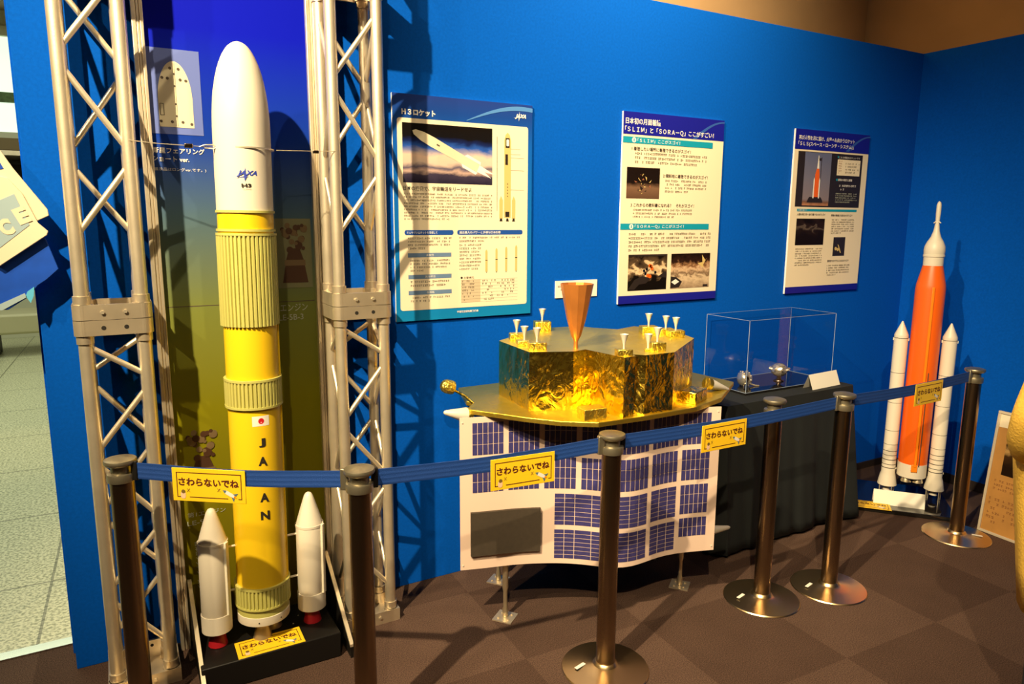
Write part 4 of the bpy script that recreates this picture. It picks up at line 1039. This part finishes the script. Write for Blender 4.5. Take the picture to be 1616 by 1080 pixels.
def belt(a, b, label, clipb=False):
    A = Vector((*POST[a], 0)); B = Vector((*POST[b], 0)); d = (B-A); Ln = d.length; d.normalize(); ang = math.atan2(d.y, d.x)
    t = thing('barrier_belt', label, 'belt', (A.x, A.y, 0), (0, 0, ang), 'blue barrier belts')
    off = -.036 if (a, b) == (3, 5) else 0.0
    m = MB(); n = 24; z0, z1 = .8475, .9000; prof = []
    rows = 11
    for j in range(rows+1):
        z = z0+(z1-z0)*j/rows; prof.append((z, -.0014-(.0012 if j % 3 else 0)))
    vs = []
    for i in range(n+1):
        u = i/n; x = .050+(Ln-.100)*u; sag = -.010*math.sin(PI*u); tw = .0015*math.sin(u*9)
        for z, y_ in prof: vs.append((x, y_+tw, z+sag))
        for z, y_ in prof[::-1]: vs.append((x, .0012+tw, z+sag))
    c = 2*(rows+1)
    fs = [(i*c+j, (i+1)*c+j, (i+1)*c+(j+1) % c, i*c+(j+1) % c) for i in range(n) for j in range(c)]
    fs += [tuple(range(c))[::-1], tuple(range(n*c, n*c+c))]
    m.add(vs, fs); wb = m.build('webbing', belt_m, t, smooth=60)
    m = MB(); m.box((.036, -.006, .843), (.056, .006, .905)); m.build('clip', black, t, bevel=.002)
    m = MB(); m.box((Ln-.058, -.008, .840), (Ln-.034, .008, .908)); m.build('clip', steel_cap, t, bevel=.003)
    return A, d, ang
def hang(A, d, ang, s, z, label, tilt=0):
    p = A+d*s; nrm = Vector((d.y, -d.x, 0)); q = p+nrm*.0075
    t = thing('touch_sign', label, 'sign', (q.x, q.y, z), (0, tilt, ang), 'yellow do-not-touch signs'); sign_parts(t)
    MB().box((-.09, -.0005, .030), (.09, .0042, .044)).build('backing_tape', white2, t)
r_ = belt(1, 2, 'blue barrier belt between the two leftmost posts, crossing the yellow rocket')
hang(*r_, .290, .838, 'yellow do-not-touch sign hanging on the belt before the yellow rocket', math.radians(.5))
r_ = belt(2, 3, 'blue barrier belt across the left half of the gold lander')
hang(*r_, .543, .826, 'yellow do-not-touch sign hanging before the left half of the solar sheet')
r_ = belt(3, 5, 'blue barrier belt from the lander post past the black table')
hang(*r_, .536, .828, 'yellow do-not-touch sign hanging between the lander and the black table')
r_ = belt(5, 6, 'blue barrier belt in front of the orange rocket')
hang(*r_, .650, .837, 'yellow do-not-touch sign hanging before the orange rocket')

# ------------------------------------------------------------------ framed print leaning at the right
fr = thing('framed_print', 'yellowed print in a worn white frame standing at the right edge', 'framed print', (4.012, -.925, .0), (0, 0, math.radians(-93)))
tilt = math.radians(6.0)
lean = thing('x', 'x', 'x'); bpy.data.objects.remove(lean)
FW, FH = .47, .665
rot = (-tilt, 0, 0)
MB().box((.012, .004, .012), (FW-.012, .012, FH-.012)).build('backing', brown, fr, rot=rot)
m = MB(); m.rect(.012, .012, FW-.012, FH-.012, .003); sh = m.build('printed_sheet', news, fr, rot=rot, smooth=0)
m = MB()
m.box((0, -.004, 0), (FW, .014, .014)); m.box((0, -.004, FH-.014), (FW, .014, FH)); m.box((0, -.004, .014), (.014, .014, FH-.014)); m.box((FW-.014, -.004, .014), (FW, .014, FH-.014))
m.build('frame', frame_w, fr, rot=rot, bevel=.002)
MB().rect(.014, FH-.085, FW-.014, FH-.014, .0022).build('white_heading', paper, sh, smooth=0)
text('無人', .05, ink, sh, (.15, .0020, FH-.128), bold=.0015, stretch=(.10, .040))
ph1 = ramp_mat('old_picture', [(.3, (32, 18, 8)), (.6, (62, 40, 18)), (.75, (190, 150, 90)), (1, (60, 40, 18))], noise=.8, nscale=3)
MB().rect(.065, FH-.335, .30, FH-.165, .0022).build('old_picture', ph1, sh, smooth=0, uv=True)
paragraph(sh, .04, .30, .42, .235, 3, m=mat('rust_ink', (.26, .10, .03), .7), y=.0022)
paragraph(sh, .03, .20, .25, .05, 6, m=MAT['rust_ink'], y=.0022, density=.6)
paragraph(sh, .28, .21, .43, .05, 6, m=MAT['rust_ink'], y=.0022, density=.6)
MB().box((FW/2-.02, .014, .30), (FW/2+.02, .022, .33)).build('hinge', black, fr, rot=rot)
m = MB(); m.prism([(FW/2-.012, 0), (FW/2+.012, 0), (FW/2+.012, .012), (FW/2-.012, .012)], 0, .42); o = m.build('easel_leg', black, fr, loc=(0, .245, 0), rot=(math.radians(30), 0, 0))

# ------------------------------------------------------------------ person at the right edge
pe = thing('person', 'person in a long mustard yellow coat at the right edge, mostly out of frame', 'person', (2.495, -1.93, 0))
def skinned(name, verts, edges, m, parent, sub=2):
    me = bpy.data.meshes.new(name); me.from_pydata([v[:3] for v in verts], edges, []); me.update()
    o = link(bpy.data.objects.new(name, me)); o.parent = parent; me.materials.append(m)
    sk = o.modifiers.new('skin', 'SKIN'); sk.use_smooth_shade = True
    for i, v in enumerate(verts):
        d = me.skin_vertices[0].data[i]; r = v[3]; d.radius = r if isinstance(r, tuple) else (r, r); d.use_root = (i == 0)
    ss = o.modifiers.new('sub', 'SUBSURF'); ss.levels = sub; ss.render_levels = sub
    return o
V = [(0, 0, .93, (.105, .09)), (0, 0, 1.10, (.105, .085)), (0, .01, 1.28, (.125, .09)), (0, 0, 1.40, (.12, .08)), (0, .01, 1.47, .052), (0, .015, 1.53, .055), (0, .02, 1.60, (.078, .092)), (0, .02, 1.68, (.072, .086)), (0, .02, 1.735, (.035, .04)),
     (-.15, 0, 1.36, .040), (-.272, .030, 1.12, .030), (-.185, .065, .985, .034), (-.15, .07, .955, .036),
     (.15, 0, 1.36, .040), (.272, .030, 1.12, .030), (.185, .065, .985, .034), (.15, .07, .955, .036),
     (-.068, 0, .82, .055), (-.070, .005, .48, .040), (-.075, -.005, .09, .034), (-.08, .10, .035, .030), (.068, 0, .82, .055), (.070, .005, .48, .040), (.075, -.005, .09, .034), (.08, .10, .035, .030)]
Ed = [(0, 1), (1, 2), (2, 3), (3, 4), (4, 5), (5, 6), (6, 7), (7, 8), (2, 9), (9, 10), (10, 11), (11, 12), (2, 13), (13, 14), (14, 15), (15, 16), (0, 17), (17, 18), (18, 19), (19, 20), (0, 21), (21, 22), (22, 23), (23, 24)]
skinned('body', V, Ed, skin_m, pe)
skinned('trousers', [(0, 0, .88, (.09, .075)), (-.068, 0, .80, .062), (-.070, .005, .48, .050), (-.075, -.005, .12, .050), (.068, 0, .80, .062), (.070, .005, .48, .050), (.075, -.005, .12, .050)], [(0, 1), (1, 2), (2, 3), (0, 4), (4, 5), (5, 6)], trouser, pe)
skinned('shoe', [(-.075, -.04, .045, .045), (-.08, .06, .042, .045), (-.085, .15, .034, .034)], [(0, 1), (1, 2)], black, pe)
skinned('shoe', [(.075, -.04, .045, .045), (.08, .06, .042, .045), (.085, .15, .034, .034)], [(0, 1), (1, 2)], black, pe)
co = MB(); ring = []
levels = [(.46, .125, .106), (.60, .145, .124), (.80, .165, .152), (.95, .180, .172), (1.08, .186, .170), (1.22, .186, .145), (1.34, .190, .120), (1.41, .150, .095), (1.45, .085, .075), (1.48, .072, .066)]
n = 40; vs = []
for z, a, b_ in levels:
    for i in range(n):
        t_ = 2*PI*i/n; w = 1+.03*math.sin(t_*7+z*3)*(1.5-z); vs.append((a*w*math.cos(t_), .005+b_*w*math.sin(t_), z))
co.add(vs, [(k*n+i, k*n+(i+1) % n, (k+1)*n+(i+1) % n, (k+1)*n+i) for k in range(len(levels)-1) for i in range(n)])
cob = co.build('coat', coat_y, pe, smooth=70)
sdm = cob.modifiers.new('thick', 'SOLIDIFY'); sdm.thickness = .012
for s in (-1, 1):
    skinned('sleeve', [(s*.12, 0, 1.38, .066), (s*.20, .008, 1.29, .062), (s*.272, .030, 1.12, .052), (s*.225, .06, 1.03, .050), (s*.150, .08, .965, .046)], [(0, 1), (1, 2), (2, 3), (3, 4)], coat_y, cob)
hm = MB(); vs = []; n = 24
for k in range(9):
    a = PI*.62*k/8
    for i in range(n):
        t_ = 2*PI*i/n; fy = math.sin(t_); r = .098 if fy < .35 or k < 3 else .080; vs.append((.90*r*math.sin(a)*math.cos(t_), .012+1.08*r*math.sin(a)*fy, 1.655+.102*math.cos(a)-(.05*(k/8) if fy < .2 else 0)))
hm.add(vs, [(k*n+i, (k+1)*n+i, (k+1)*n+(i+1) % n, k*n+(i+1) % n) for k in range(8) for i in range(n)])
hm.build('hair', hair_m, pe, smooth=70)
fm = MB()
for s in (-1, 1): fm.lathe([(.001, -.009), (.009, -.004), (.010, 0), (.009, .004), (.001, .009)], 10, (s*.030, .100))
fo = fm.build('eyes', black, pe, loc=(0, 0, 1.645))
skinned('nose', [(0, .105, 1.645, .008), (0, .122, 1.612, .013)], [(0, 1)], skin_m, pe, 1)
MB().box((-.024, .098, 1.574), (.024, .108, 1.582)).build('mouth', red, pe, bevel=.003)

# ------------------------------------------------------------------ hanging bags at the left edge
sd_ = thing('bag_stand', 'slim black stand at the left edge carrying the printed bags', 'stand', (-.95, -.05, 0))
MB().lathe([(.16, 0), (.16, .008), (.02, .014), (.014, .02)], 32).build('base', black, sd_)
MB().cyl((0, 0, .015), (0, 0, 1.86), .012, n=14).build('pole', black, sd_)
MB().tube([(0, 0, 1.835), (.30, -.005, 1.835), (.54, -.008, 1.835), (.565, -.008, 1.85)], .006, 8).build('hook', black, sd_)
bgp = thing('printed_bag', 'cream canvas bag with pale blue lettering hanging tilted at the left edge', 'bag', (-.30, -.075, 1.46))
bo_ = (-.30, 1.46)
def bpoly(pts): return [(x-bo_[0], z-bo_[1]) for x, z in pts]
XZ = Matrix(((1, 0, 0, 0), (0, 0, -1, 0), (0, 1, 0, 0), (0, 0, 0, 1)))
def slabxz(m, pts, y0, y1): # front at y0 (towards the viewer)
    n = len(pts); vs = [(x, y0, z) for x, z in pts]+[(x, y1, z) for x, z in pts]
    m.add(vs, [tuple(range(n)), tuple(range(n, 2*n))[::-1]]+[((i+1) % n, i, n+i, n+(i+1) % n) for i in range(n)]); return m
slabxz(MB(), bpoly([(-.46, 1.62), (-.306, 1.495), (-.171, 1.592), (-.166, 1.605), (-.192, 1.632), (-.226, 1.725), (-.262, 1.772), (-.36, 1.80), (-.47, 1.78)]), -.018, -.011).build('front_layer', bag_c, bgp, bevel=.002)
slabxz(MB(), bpoly([(-.46, 1.70), (-.32, 1.58), (-.205, 1.632), (-.160, 1.655), (-.163, 1.676), (-.244, 1.803), (-.275, 1.862), (-.32, 1.92), (-.47, 1.88)]), -.009, -.002).build('back_layer', bag_c, bgp, bevel=.002)
slabxz(MB(), bpoly([(-.45, 1.80), (-.30, 1.79), (-.268, 1.80), (-.283, 1.835), (-.32, 1.87), (-.45, 1.85)]), -.0105, -.0092).build('blue_patch', bag_b, bgp)
slabxz(MB(), bpoly([(-.46, 1.655), (-.310, 1.545), (-.215, 1.625), (-.247, 1.722), (-.36, 1.665), (-.46, 1.71)]), -.0192, -.0180).build('print_band', bag_p, bgp)
for ch, x, z in (('E', -.233, 1.655), ('C', -.278, 1.618)):
    text(ch, .06, bag_c, bgp, (x-bo_[0], -.0205, z-bo_[1]), rot=(PI/2, math.radians(-24), 0), bold=.004, stretch=(.036, .052))
MB().tube([(-.08, -.005, .38), (-.11, .05, .40), (-.16, .0, .33)], .006, 8).build('strap', bag_c, bgp)
bb = thing('printed_bag', 'glossy blue bag with a loose corner hanging below the cream bag', 'bag', (-.30, -.075, 1.35))
bo_ = (-.30, 1.35)
slabxz(MB(), bpoly([(-.46, 1.37), (-.30, 1.352), (-.236, 1.395), (-.212, 1.428), (-.185, 1.447), (-.149, 1.481), (-.176, 1.578), (-.24, 1.66), (-.46, 1.66)]), .004, .012).build('body', bag_b, bb, bevel=.002)
slabxz(MB(), bpoly([(-.248, 1.395), (-.236, 1.372), (-.226, 1.395), (-.222, 1.425), (-.242, 1.410)]), .0015, .0038).build('cyan_tab', cyan_m, bb)
slabxz(MB(), bpoly([(-.46, 1.375), (-.315, 1.352), (-.245, 1.392), (-.25, 1.405), (-.32, 1.372), (-.46, 1.395)]), .0015, .0038).build('pale_edge', bag_p, bb)
MB().tube([(-.12, .008, .30), (-.14, .030, .40), (-.155, .05, .475)], .005, 8).build('strap', bag_b, bb)

finish_texts()
# the two signs lying flat keep their faces up
for o in bpy.data.objects:
    if o.type == 'EMPTY' and o.get('label') is None: print('unlabelled', o.name)
